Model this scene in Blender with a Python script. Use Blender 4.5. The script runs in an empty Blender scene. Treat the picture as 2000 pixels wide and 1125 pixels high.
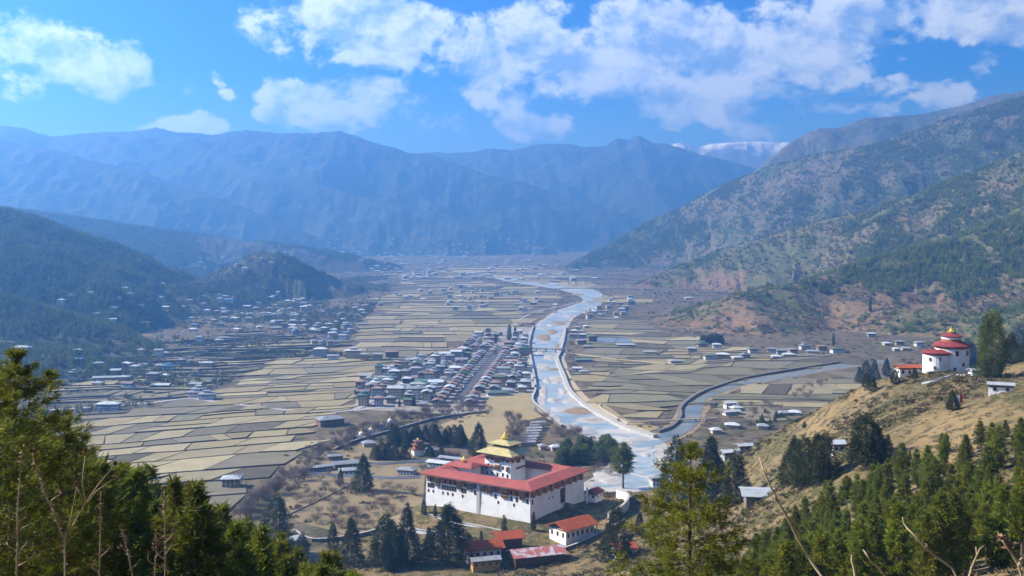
import bpy, bmesh, math, random
import numpy as np
from mathutils import Vector, Matrix

random.seed(7)
rng = np.random.default_rng(11)
SC = bpy.context.scene
COL = SC.collection
R = math.radians

# ------------------------------------------------------------------ camera
CAMZ, F, HY = 200.0, 1944.0, 455.0          # eye height over the valley, focal length in photo pixels, horizon row
cam_data = bpy.data.cameras.new('camera')
cam_data.sensor_width = 36.0
cam_data.lens = 36.0 * F / 2000.0
cam_data.shift_y = -(562.5 - HY) / 2000.0
cam_data.clip_start = 0.1
cam_data.clip_end = 120000.0
cam = bpy.data.objects.new('camera', cam_data)
cam.location = (0, 0, CAMZ)
cam.rotation_euler = (R(90), 0, 0)
COL.objects.link(cam)
SC.camera = cam

# ------------------------------------------------------------------ light
SUN_AZ, SUN_EL = -79.0, 36.0                # degrees left of the view axis, above the horizon
sd = Vector((math.sin(R(SUN_AZ)) * math.cos(R(SUN_EL)), math.cos(R(SUN_AZ)) * math.cos(R(SUN_EL)), math.sin(R(SUN_EL))))
sun_data = bpy.data.lights.new('sun', 'SUN')
sun_data.energy = 5.0
sun_data.angle = R(0.55)
sun_data.color = (1.0, 0.94, 0.84)
sun = bpy.data.objects.new('sun', sun_data)
sun.rotation_euler = sd.to_track_quat('Z', 'Y').to_euler()
sun.location = (0, 0, 3000)
COL.objects.link(sun)

SC.view_settings.view_transform = 'Standard'
SC.view_settings.look = 'None'
SC.view_settings.exposure = 1.38
SC.view_settings.gamma = 1.0
SC.view_settings.use_curve_mapping = False
SC.render.engine = 'CYCLES'
cy = SC.cycles
cy.use_denoising = True
try:
    cy.denoiser = 'OPENIMAGEDENOISE'
    cy.denoising_input_passes = 'RGB_ALBEDO_NORMAL'
    cy.denoising_prefilter = 'ACCURATE'
except Exception:
    pass
cy.max_bounces = 5
cy.diffuse_bounces = 2
cy.glossy_bounces = 2
cy.transmission_bounces = 3
cy.transparent_max_bounces = 6
cy.volume_bounces = 1
cy.use_adaptive_sampling = True
cy.adaptive_threshold = 0.02
cy.sample_clamp_indirect = 6.0

# ------------------------------------------------------------------ sky with clouds
world = bpy.data.worlds.new('World')
SC.world = world
world.use_nodes = True
W = world.node_tree
W.nodes.clear()

class NT:
    """small node-graph writer"""
    def __init__(s, tree): s.t = tree
    def n(s, kind, **kw):
        nd = s.t.nodes.new(kind)
        for k, v in kw.items(): setattr(nd, k, v)
        return nd
    def put(s, sock, v):
        if isinstance(v, bpy.types.NodeSocket): s.t.links.new(v, sock)
        elif v is not None: sock.default_value = v
    def math(s, op, a, b=None, c=None, clamp=False):
        nd = s.n('ShaderNodeMath', operation=op); nd.use_clamp = clamp
        for i, v in enumerate((a, b, c)):
            if v is not None: s.put(nd.inputs[i], v)
        return nd.outputs[0]
    def vmath(s, op, a, b=None, scale=None):
        nd = s.n('ShaderNodeVectorMath', operation=op)
        s.put(nd.inputs[0], a)
        if b is not None: s.put(nd.inputs[1], b)
        if scale is not None: s.put(nd.inputs['Scale'], scale)
        return nd.outputs['Value'] if op in ('LENGTH', 'DOT_PRODUCT') else nd.outputs[0]
    def noise(s, vec, scale, detail=4.0, rough=0.55, lac=2.0, dist=0.0):
        nd = s.n('ShaderNodeTexNoise')
        if vec is not None: s.put(nd.inputs['Vector'], vec)
        nd.inputs['Scale'].default_value = scale
        nd.inputs['Detail'].default_value = detail
        nd.inputs['Roughness'].default_value = rough
        nd.inputs['Lacunarity'].default_value = lac
        nd.inputs['Distortion'].default_value = dist
        return nd.outputs['Fac']
    def ramp(s, fac, lo, hi, smooth=True):
        nd = s.n('ShaderNodeMapRange', interpolation_type='SMOOTHSTEP' if smooth else 'LINEAR')
        s.put(nd.inputs[0], fac)
        s.put(nd.inputs[1], lo); s.put(nd.inputs[2], hi)
        nd.inputs[3].default_value = 0.0; nd.inputs[4].default_value = 1.0
        return nd.outputs[0]
    def mix(s, fac, a, b):
        nd = s.n('ShaderNodeMix', data_type='RGBA')
        s.put(nd.inputs[0], fac)
        for i, v in ((6, a), (7, b)):
            if isinstance(v, tuple): v = (*v[:3], 1.0)
            s.put(nd.inputs[i], v)
        return nd.outputs[2]

g = NT(W)
sky = g.n('ShaderNodeTexSky', sky_type='NISHITA')
sky.sun_disc = False
sky.sun_elevation = R(SUN_EL)
sky.sun_rotation = R(SUN_AZ)
sky.altitude = 2300.0
sky.air_density = 1.25
sky.dust_density = 0.6
sky.ozone_density = 3.0
hs = g.n('ShaderNodeHueSaturation')
hs.inputs['Saturation'].default_value = 1.75
hs.inputs['Hue'].default_value = 0.524
hs.inputs['Value'].default_value = 1.05
g.put(hs.inputs['Color'], sky.outputs[0])
tc = g.n('ShaderNodeTexCoord')
sep = g.n('ShaderNodeSeparateXYZ')
g.put(sep.inputs[0], tc.outputs['Generated'])
dx, dy, dz = sep.outputs
az = g.math('ARCTAN2', dx, dy)
el = g.math('ARCSINE', dz)
cv = g.n('ShaderNodeCombineXYZ')
g.put(cv.inputs[0], g.math('MULTIPLY', az, 1.0))
g.put(cv.inputs[1], g.math('MULTIPLY', el, 1.35))
cvec = cv.outputs[0]
wv = g.n('ShaderNodeTexNoise')
wv.inputs['Scale'].default_value = 9.0; wv.inputs['Detail'].default_value = 5.0; wv.inputs['Roughness'].default_value = 0.62
g.put(wv.inputs['Vector'], cvec)
warp = g.vmath('SCALE', g.vmath('SUBTRACT', wv.outputs['Color'], (0.5, 0.5, 0.5)), scale=0.11)
wsep = g.n('ShaderNodeSeparateXYZ')
g.put(wsep.inputs[0], warp)
azw = g.math('ADD', az, wsep.outputs[0])
elw = g.math('ADD', el, g.math('MULTIPLY', wsep.outputs[1], 0.55))
# where banks of cloud stand in the sky: photo pixel centre, half-sizes, strength
BANKS = [(60, 105, 110, 62, 1.0), (170, 140, 130, 42, .95), (255, 120, 45, 42, .75), (10, 70, 60, 40, .8),
         (700, 45, 200, 72, 1.05), (610, 70, 90, 45, .8), (690, 200, 115, 62, 1.0), (760, 240, 130, 30, .75), (880, 240, 40, 22, .6),
         (320, 240, 50, 24, .8), (400, 250, 26, 16, .65), (377, 185, 20, 15, .6), (447, 155, 18, 20, .55), (470, 195, 20, 12, .5), (540, 240, 34, 16, .55),
         (960, 120, 110, 90, .95), (1150, 110, 200, 95, 1.05), (1400, 95, 230, 105, 1.1), (1600, 75, 200, 85, 1.0), (1050, 245, 90, 36, .9),
         (1280, 215, 110, 36, .8), (1450, 190, 150, 42, .85), (1800, 40, 150, 52, .95), (1950, 35, 110, 45, .95), (1500, 258, 60, 24, .75),
         (1060, 20, 90, 36, .7), (1860, 185, 52, 36, .75), (1930, 120, 40, 26, .6), (1750, 170, 30, 20, .55), (1720, 215, 44, 18, .6), (1600, 215, 60, 22, .55)]
dens = None
for (bx, by, rx, ry, st) in BANKS:
    a0 = math.atan2(bx - 1000, F); e0 = math.atan2(HY - by, math.hypot(F, bx - 1000))
    u = g.math('MULTIPLY', g.math('SUBTRACT', azw, a0), F / (1.18 * rx))
    v = g.math('MULTIPLY', g.math('SUBTRACT', elw, e0), F / (1.18 * ry))
    q = g.math('ADD', g.math('MULTIPLY', u, u), g.math('MULTIPLY', v, v))
    b = g.math('MULTIPLY', g.math('SUBTRACT', 1.0, q), st)
    dens = b if dens is None else g.math('SMOOTH_MAX', dens, b, 0.25)
# elsewhere in the sky the same broken cumulus goes on
side = g.ramp(g.math('ABSOLUTE', az), 0.50, 0.62)
high = g.ramp(el, 0.26, 0.34)
out = g.math('MAXIMUM', side, high)
wild = g.math('MULTIPLY', g.math('SUBTRACT', g.noise(cvec, 4.2, 3.0, 0.5), 0.55), 7.0)
wild = g.math('SUBTRACT', wild, g.math('MULTIPLY', g.math('SUBTRACT', 1.0, out), 9.0))
dens = g.math('MAXIMUM', dens, wild)
dens = g.math('MAXIMUM', dens, -1.4)
def puff(vec):
    a = g.noise(vec, 10.5, 12.0, 0.62, 2.1, 0.12)
    return a
n0 = puff(cvec)
off = g.n('ShaderNodeVectorMath', operation='ADD')
g.put(off.inputs[0], cvec); off.inputs[1].default_value = (-0.012, 0.022, 0.0)
n1 = puff(off.outputs[0])
body = g.math('ADD', dens, g.math('MULTIPLY', g.math('SUBTRACT', n0, 0.50), 5.2))
alpha = g.ramp(body, 0.06, 0.66)
alpha = g.math('MULTIPLY', alpha, 0.95)
lit = g.math('ADD', 0.55, g.math('MULTIPLY', g.math('SUBTRACT', n0, n1), 6.5))
thick = g.ramp(body, 0.6, 2.4)
lit = g.math('SUBTRACT', lit, g.math('MULTIPLY', thick, 0.22), clamp=True)
ccol = g.mix(lit, (0.27, 0.43, 0.76), (0.84, 0.94, 1.0))
# clouds toward the sun are brighter
toward = g.vmath('DOT_PRODUCT', tc.outputs['Generated'], tuple(sd))
cb = g.math('ADD', 0.95, g.math('MULTIPLY', g.ramp(toward, 0.0, 0.75), 0.35))
CLOUD_GAIN = 9.6
ccol2 = g.vmath('SCALE', ccol, scale=g.math('MULTIPLY', cb, CLOUD_GAIN))
skycol = g.mix(alpha, hs.outputs[0], ccol2)
bg = g.n('ShaderNodeBackground')
g.put(bg.inputs['Color'], skycol)
bg.inputs['Strength'].default_value = 0.055
wo = g.n('ShaderNodeOutputWorld')
g.put(wo.inputs['Surface'], bg.outputs[0])
try:
    world.cycles.sampling_method = 'MANUAL'
    world.cycles.sample_map_resolution = 512
except Exception:
    pass

# ------------------------------------------------------------------ numeric noise
def _hash(ix, iy, seed):
    h = (ix.astype(np.int64) * 374761393 + iy.astype(np.int64) * 668265263 + seed * 974711) & 0xFFFFFFFF
    h = ((h ^ (h >> 13)) * 1274126177) & 0xFFFFFFFF
    h = (h ^ (h >> 16)) & 0xFFFFFF
    return h / float(0xFFFFFF)
def vnoise(x, y, seed=0):
    x = np.asarray(x, float); y = np.asarray(y, float)
    ix = np.floor(x); iy = np.floor(y); fx = x - ix; fy = y - iy
    ix = ix.astype(np.int64); iy = iy.astype(np.int64)
    ux = fx * fx * fx * (fx * (fx * 6 - 15) + 10); uy = fy * fy * fy * (fy * (fy * 6 - 15) + 10)
    a = _hash(ix, iy, seed); b = _hash(ix + 1, iy, seed); c = _hash(ix, iy + 1, seed); d = _hash(ix + 1, iy + 1, seed)
    return (a + (b - a) * ux) + ((c + (d - c) * ux) - (a + (b - a) * ux)) * uy
def fbm(x, y, octs=4, seed=0, gain=0.5, lac=2.03):
    s = 0.0; a = 1.0; t = 0.0
    for o in range(octs):
        s = s + a * vnoise(x + 17.3 * o, y - 9.1 * o, seed + o); t += a
        a *= gain; x = x * lac; y = y * lac
    return s / t
def ridged(x, y, octs=4, seed=0, gain=0.5):
    s = 0.0; a = 1.0; t = 0.0
    for o in range(octs):
        n = 1.0 - np.abs(2.0 * vnoise(x + 5.7 * o, y + 3.3 * o, seed + o) - 1.0)
        s = s + a * n; t += a
        a *= gain; x = x * 2.07; y = y * 2.07
    return s / t

# ------------------------------------------------------------------ the shape of the land
def at(px, py, D):
    """photo pixel + distance ahead -> world point"""
    return np.array([(px - 1000.0) / F * D, D, CAMZ - (py - HY) / F * D])
def floor_z(y):
    return 0.007 * np.maximum(0.0, np.asarray(y, float) - 2000.0)
def on_floor(px, py):
    """photo pixel -> point of the valley floor"""
    t = (py - HY) / F
    D = CAMZ / t
    if D > 2000.0:
        D = (CAMZ + 14.0) / (t + 0.007)
    return ((px - 1000.0) / F * D, D)

# name: (crest line as (px, py, distance), slope of its flanks, gully strength, gully wavelength, region)
RIDGES = [
    # left, near to far
    ([(-900, 500, 1500), (-300, 540, 1650), (0, 580, 1750), (120, 615, 1720), (230, 655, 1680), (330, 700, 1600)], .34, .30, 160, 'left'),
    ([(-900, 330, 2100), (-300, 360, 2300), (0, 408, 2500), (110, 440, 2600), (230, 480, 2700), (330, 520, 2780), (430, 552, 2850), (500, 572, 2900)], .36, .34, 240, 'left'),
    ([(330, 560, 2500), (440, 535, 2900), (480, 505, 3000), (520, 490, 3050), (560, 500, 3080), (620, 528, 3120), (690, 556, 3200), (730, 572, 3250)], .42, .25, 150, 'knoll'),
    ([(-300, 640, 1500), (60, 690, 1450), (200, 725, 1400), (300, 745, 1380), (370, 760, 1350)], .16, .3, 120, 'left'),
    ([(-600, 380, 4200), (0, 405, 4400), (150, 425, 4500), (300, 447, 4600), (420, 462, 4700), (560, 478, 4800), (680, 495, 4900), (750, 512, 5000)], .30, .30, 300, 'left'),
    # left mountains
    ([(-900, 180, 9000), (-200, 235, 8600), (0, 268, 8200), (170, 310, 7800), (300, 345, 7600), (420, 385, 7400), (520, 425, 7300), (600, 455, 7200), (660, 478, 7200)], .62, .42, 620, 'far'),
    ([(300, 250, 12000), (400, 285, 11000), (500, 330, 9800), (580, 352, 9300), (680, 375, 8900), (780, 400, 8700), (870, 420, 8500), (950, 445, 8400), (1010, 468, 8400), (1040, 478, 8400)], .62, .42, 600, 'far'),
    ([(-900, 150, 12500), (-300, 215, 12500), (0, 244, 12500), (50, 250, 12500), (105, 266, 12400), (150, 260, 12300), (255, 258, 12200), (305, 249, 12100), (360, 258, 12100), (420, 261, 12000), (480, 252, 12000), (540, 260, 12000), (620, 262, 12000),
      (665, 256, 12000), (720, 275, 12000), (800, 296, 12000), (850, 303, 12000), (910, 328, 12000), (960, 345, 11900), (1040, 362, 11900), (1120, 388, 11900), (1200, 412, 11800), (1260, 432, 11800)], .62, .40, 700, 'far'),
    ([(1160, 300, 16000), (1240, 345, 14500), (1290, 385, 13500), (1320, 420, 13000), (1340, 450, 12800)], .6, .4, 600, 'far'),
    ([(780, 300, 17000), (880, 299, 17000), (960, 290, 17000), (1000, 295, 17000), (1060, 283, 17000), (1110, 278, 17000), (1140, 286, 17000), (1180, 284, 17000), (1205, 268, 17000), (1225, 272, 17000), (1245, 261, 17000), (1270, 274, 17000),
      (1300, 280, 17000), (1345, 296, 17000), (1400, 310, 17200), (1460, 325, 17500), (1560, 350, 18000)], .62, .40, 700, 'far'),
    ([(1200, 300, 26000), (1290, 283, 26000), (1330, 270, 26000), (1365, 282, 26000), (1400, 278, 26000), (1450, 272, 26000), (1500, 276, 26000), (1540, 272, 26000), (1600, 290, 26000), (1800, 300, 26000)], .62, .40, 900, 'snow'),
    # right mountains
    ([(2900, 60, 7200), (2300, 120, 7000), (2000, 176, 6800), (1940, 186, 6800), (1880, 206, 6800), (1800, 222, 6800), (1730, 228, 6800), (1690, 228, 6800), (1640, 248, 6800), (1600, 250, 6800), (1560, 268, 6800), (1530, 288, 6700), (1480, 330, 6600)], .66, .40, 420, 'right'),
    ([(2900, -60, 4600), (2300, 90, 4700), (2000, 186, 4800), (1900, 216, 4800), (1800, 250, 4850), (1690, 285, 4900), (1590, 302, 5000), (1520, 318, 5100), (1450, 345, 5150), (1380, 378, 5200), (1300, 418, 5200), (1240, 448, 5150), (1180, 480, 5100), (1120, 512, 5000)], .60, .46, 330, 'right'),
    ([(2900, 130, 2700), (2400, 215, 2900), (2000, 292, 3200), (1900, 335, 3250), (1800, 378, 3300), (1700, 410, 3400), (1560, 440, 3500), (1430, 480, 3550), (1340, 515, 3550), (1270, 545, 3500), (1235, 560, 3450)], .44, .40, 260, 'slope'),
    ([(2300, 300, 2300), (2000, 420, 2500), (1850, 470, 2450), (1700, 510, 2400), (1580, 545, 2300), (1490, 572, 2200), (1430, 590, 2130), (1390, 620, 2080)], .42, .34, 170, 'slope'),
    ([(2300, 520, 1700), (2000, 590, 1900), (1900, 615, 1950), (1760, 600, 2050), (1640, 585, 2200)], .40, .34, 150, 'slope'),
    ([(1480, 575, 2250), (1420, 585, 2300), (1350, 600, 2450), (1290, 606, 2600)], .24, .3, 130, 'slope'),
    ([(1500, 560, 2300), (1440, 578, 2150), (1350, 615, 2150), (1300, 622, 2300)], .38, .3, 130, 'slope'),
]
REG = {'left': 2, 'knoll': 2, 'far': 3, 'snow': 4, 'right': 5, 'slope': 6}
SEGS = []
for k, (pts, sl, gs, gl, reg) in enumerate(RIDGES):
    P = [at(px_, py_, D_ if D_ < 7000 else 7000 + (D_ - 7000) * .42) for px_, py_, D_ in pts]
    for a, b in zip(P[:-1], P[1:]):
        SEGS.append((a, b, sl, gs, gl, REG[reg], k))

def mountains(x, y):
    """height over the valley of all ridges, and which region stands there"""
    best = np.full(x.shape, -1e9); reg = np.zeros(x.shape, np.int8)
    by_ridge = {}
    for s in SEGS: by_ridge.setdefault(s[6], []).append(s)
    for k, segs in by_ridge.items():
        d2 = np.full(x.shape, 1e18); zr = np.zeros(x.shape); cx = np.zeros(x.shape); cy_ = np.zeros(x.shape)
        sl, gs, gl, rg = segs[0][2:6]
        for (a, b, *_ ) in segs:
            ex, ey = b[0] - a[0], b[1] - a[1]
            t = np.clip(((x - a[0]) * ex + (y - a[1]) * ey) / (ex * ex + ey * ey), 0, 1)
            qx = a[0] + t * ex; qy = a[1] + t * ey
            dd = (x - qx) ** 2 + (y - qy) ** 2
            m = dd < d2
            d2 = np.where(m, dd, d2); zr = np.where(m, a[2] + t * (b[2] - a[2]), zr)
            cx = np.where(m, qx, cx); cy_ = np.where(m, qy, cy_)
        d = np.sqrt(d2)
        # gullies run down the fall line: noise stretched away from the crest
        m = (zr - 0.45 * sl * d + 0.1 * gl) > np.maximum(best, floor_z(y))
        if not m.any(): continue
        xm, ym, cxm, cym, dm = x[m], y[m], cx[m], cy_[m], d[m]
        far_ = rg in (3, 4); st_ = 0.8 if far_ else 0.42
        ux = (cxm + st_ * (xm - cxm)) / gl; uy = (cym + st_ * (ym - cym)) / gl
        gl_n = (ridged(ux / 1.5, uy / 1.5, 2, 40 + k) - 0.5) if far_ else (ridged(ux, uy, 3, 40 + k) - 0.51)
        z = zr[m] - sl * dm + sl * np.minimum(dm, 1.6 * gl if far_ else 1e9) * (1.2 if far_ else 1.1) * gs * gl_n
        z += (0.26 if far_ else 0.13) * gl * (fbm(xm / (0.55 * gl), ym / (0.55 * gl), 3, 60 + k, 0.5) - 0.5) * np.clip(dm / (0.25 * gl), 0.25, 1.0)
        z += (0.09 if far_ else 0.055) * gl * (ridged(xm / (0.22 * gl), ym / (0.22 * gl), 2, 90 + k, 0.5) - 0.52) * np.clip(dm / (0.25 * gl), 0.2, 1.0)
        up = z > best[m]
        best[m] = np.where(up, z, best[m]); reg[m] = np.where(up, rg, reg[m])
    return best, reg

# the viewer's own hillside, the spur with the watchtower and the fortress knoll: smooth surface through known points
CTRL = [(0, 0, 198.3), (-6, 2, 198.0), (6, 2, 198.0), (0, 7, 196.0), (0, -30, 212), (-80, -30, 210), (80, -30, 212), (0, -200, 290), (-250, -150, 270), (250, -150, 290),
        (0, 30, 184), (0, 100, 148), (0, 150, 127), (0, 200, 106), (0, 300, 70), (0, 400, 40), (0, 500, 17), (0, 565, 9), (40, 600, 11), (-40, 600, 8),
        (-130, 0, 190), (-300, 0, 200), (-300, 150, 140), (-330, 300, 70), (-330, 420, 15), (-400, 520, -8), (-250, 520, -6), (-180, 560, -4), (-150, 620, -4), (-100, 640, 0), (-90, 590, 3),
        (130, 0, 196), (300, 0, 215), (330, 150, 190), (500, 300, 200), (420, 450, 168), (500, 600, 175), (480, 800, 120), (430, 950, -10), (330, 950, -14), (230, 900, -12)]
CTRL = [tuple(map(float, c)) for c in CTRL]
for c in [(100, 1190, 60), (0, 1185, 90), (250, 1200, 60), (100, 1195, 120), (250, 1195, 150), (400, 1215, 150), (540, 1280, 150), (700, 1330, 150), (150, 1330, 250), (400, 1390, 300), (250, 1250, 200), (700, 1240, 420),
          (2000, 1230, 60), (1700, 1220, 80), (1500, 1250, 140), (1250, 1290, 150), (2050, 1110, 150), (1900, 1060, 230), (1750, 1080, 240), (1600, 1110, 270), (1400, 1150, 320), (1250, 1160, 400), (2000, 930, 300), (1850, 985, 300), (1700, 1010, 310),
          (1600, 1040, 340), (1500, 1070, 370), (1960, 775, 415), (1900, 795, 415), (1830, 820, 412), (1750, 852, 412), (1650, 892, 418), (1580, 927, 428), (1480, 985, 450), (1400, 1035, 480), (1300, 1075, 520), (1200, 1095, 560),
          (2150, 650, 640), (2000, 700, 620), (1920, 740, 570), (1850, 728, 570), (1790, 735, 575), (1720, 745, 590), (1620, 790, 620), (1520, 838, 670), (1430, 888, 740), (1370, 918, 790), (1750, 790, 500), (1900, 775, 480), (1650, 845, 520), (1580, 880, 560),
          (1500, 910, 600), (1450, 940, 640), (1400, 965, 660), (1340, 950, 735), (1300, 960, 740)]:
    CTRL.append(tuple(at(*c)))
# fortress knoll and the meadows round it (floor is zero)
CTRL += [(11.7, 634, 15), (-59, 679, 14), (50, 687, 15), (-20, 730, 13), (-24, 655, 14.5), (-40, 640, 7), (0, 612, 10), (-75, 660, 4), (-95, 690, -2), (-60, 740, -2), (-10, 770, -2), (40, 740, 8), (75, 690, 14), (70, 650, 14), (45, 630, 13),
         (90, 720, 12), (80, 770, -3), (110, 790, -8), (60, 600, 14), (100, 640, 18), (-150, 720, -6), (-150, 800, -8), (0, 850, -9), (-200, 660, -6), (130, 740, 4), (160, 860, -10), (300, 860, -6), (240, 700, 47)]
CT = np.array(CTRL)
def _phi(r2): return 0.5 * r2 * np.log(r2 + 1e-9)
_S = 100.0
_cx, _cy = CT[:, 0] / _S, CT[:, 1] / _S
_n = len(CT)
_K = _phi((_cx[:, None] - _cx) ** 2 + (_cy[:, None] - _cy) ** 2) + np.eye(_n) * 2e-3
_Pm = np.stack([np.ones(_n), _cx, _cy], 1)
_A = np.block([[_K, _Pm], [_Pm.T, np.zeros((3, 3))]])
_w = np.linalg.solve(_A, np.concatenate([CT[:, 2], np.zeros(3)]))
def near_hill(x, y):
    out = np.full(x.shape, -50.0)
    m = (y < 1100) & (np.abs(x) < 900) & (y > -700)
    if not m.any(): return out
    X = x[m] / _S; Y = y[m] / _S
    z = _w[_n] + _w[_n + 1] * X + _w[_n + 2] * Y
    for i in range(_n):
        z = z + _w[i] * _phi((X - _cx[i]) ** 2 + (Y - _cy[i]) ** 2)
    xx, yy = x[m], y[m]
    far = np.hypot(xx, yy)
    z = z + np.clip(far - 6, 0, 60) / 60 * (2.6 * (fbm(xx / 22, yy / 22, 4, 5) - .5) + 3.0 * (fbm(xx / 60, yy / 60, 3, 8) - .5)) * np.clip((z - 12) / 25, 0, 1)
    z = z - np.clip((yy - 900) / 12, 0, 60)
    side = np.clip((np.abs(xx) - 500) / 6, 0, 200)
    z = np.where(xx < 0, z - side * (yy > 300), z)
    out[m] = z
    return out

def height(x, y, want_region=False):
    x = np.atleast_1d(np.asarray(x, float)); y = np.atleast_1d(np.asarray(y, float))
    fz = floor_z(y)
    mz, reg = mountains(x, y)
    # behind and beside the viewer the hill simply goes on
    nz = near_hill(x, y)
    back = (y < 0) | (y < np.abs(x) * 0.6)
    z = np.maximum(fz, mz); region = np.where(mz > fz, reg, 0)
    region = np.where(nz > z, 1, region); z = np.maximum(z, nz)
    region = np.where((region == 0) & (np.hypot(x, y) > 13500), 3, region)
    return (z, region) if want_region else z
def H(x, y): return float(height(np.array([x]), np.array([y]))[0])
def hit(px, py, d0=40.0, d1=9000.0):
    """where the line of sight through a photo pixel meets the land"""
    D = d0 * (d1 / d0) ** (np.arange(900) / 899.0)
    x = (px - 1000.0) / F * D; z = CAMZ - (py - HY) / F * D
    h = height(x, D)
    w = np.nonzero(z <= h)[0]
    if len(w) == 0: return None
    i = w[0]
    lo, hi = (D[i - 1] if i else D[0]), D[i]
    for _ in range(12):
        mid = 0.5 * (lo + hi)
        if CAMZ - (py - HY) / F * mid <= H((px - 1000.0) / F * mid, mid): hi = mid
        else: lo = mid
    return ((px - 1000.0) / F * hi, hi, H((px - 1000.0) / F * hi, hi))

# ------------------------------------------------------------------ materials
MATS = {}
def mat(name, c1, c2=None, scale=1.0, rough=0.85, bump=0.0, bscale=None, spec=0.25, metal=0.0, detail=5.0, coords='Object', trans=0.0, rnd=0.0, lo=0.35, hi=0.65, wear=None):
    """principled material: c1/c2 mixed by noise; optional bump, per-object value change, third colour in patches"""
    if name in MATS: return MATS[name]
    m = bpy.data.materials.new(name); m.use_nodes = True
    t = m.node_tree; b = t.nodes['Principled BSDF']; q = NT(t)
    tcn = q.n('ShaderNodeTexCoord')
    if coords == 'World':
        vec = q.n('ShaderNodeNewGeometry').outputs['Position']
    else:
        vec = tcn.outputs[coords]
    b.inputs['Roughness'].default_value = rough
    b.inputs['Specular IOR Level'].default_value = spec
    b.inputs['Metallic'].default_value = metal
    col = None
    if c2 is not None:
        f = q.ramp(q.noise(vec, scale, detail, 0.6), lo, hi)
        col = q.mix(f, c1, c2)
    if wear is not None:
        wc, ws, wt = wear
        f = q.ramp(q.noise(vec, ws, 6.0, 0.65), wt, wt + 0.12)
        col = q.mix(f, col if col is not None else c1, wc)
    if rnd:
        oi = q.n('ShaderNodeObjectInfo')
        h = q.n('ShaderNodeHueSaturation')
        q.put(h.inputs['Value'], q.math('ADD', 1.0 - rnd, q.math('MULTIPLY', oi.outputs['Random'], 2 * rnd)))
        q.put(h.inputs['Hue'], q.math('ADD', 0.5 - 0.06 * rnd, q.math('MULTIPLY', oi.outputs['Random'], 0.12 * rnd)))
        q.put(h.inputs['Color'], col if col is not None else (*c1, 1))
        col = h.outputs[0]
    if col is None: b.inputs['Base Color'].default_value = (*c1, 1)
    else: q.put(b.inputs['Base Color'], col)
    if bump:
        bn = q.n('ShaderNodeBump'); bn.inputs['Strength'].default_value = bump; bn.inputs['Distance'].default_value = 1.0 / (bscale or scale) * 0.5
        q.put(bn.inputs['Height'], q.noise(vec, bscale or scale * 2, 6.0, 0.6))
        q.put(b.inputs['Normal'], bn.outputs[0])
    if trans:
        tr = q.n('ShaderNodeBsdfTranslucent'); q.put(tr.inputs[0], col if col is not None else (*c1, 1))
        ms = q.n('ShaderNodeMixShader'); ms.inputs[0].default_value = trans
        q.put(ms.inputs[1], b.outputs[0]); q.put(ms.inputs[2], tr.outputs[0])
        q.put(t.nodes['Material Output'].inputs['Surface'], ms.outputs[0])
    MATS[name] = m
    return m

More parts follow.
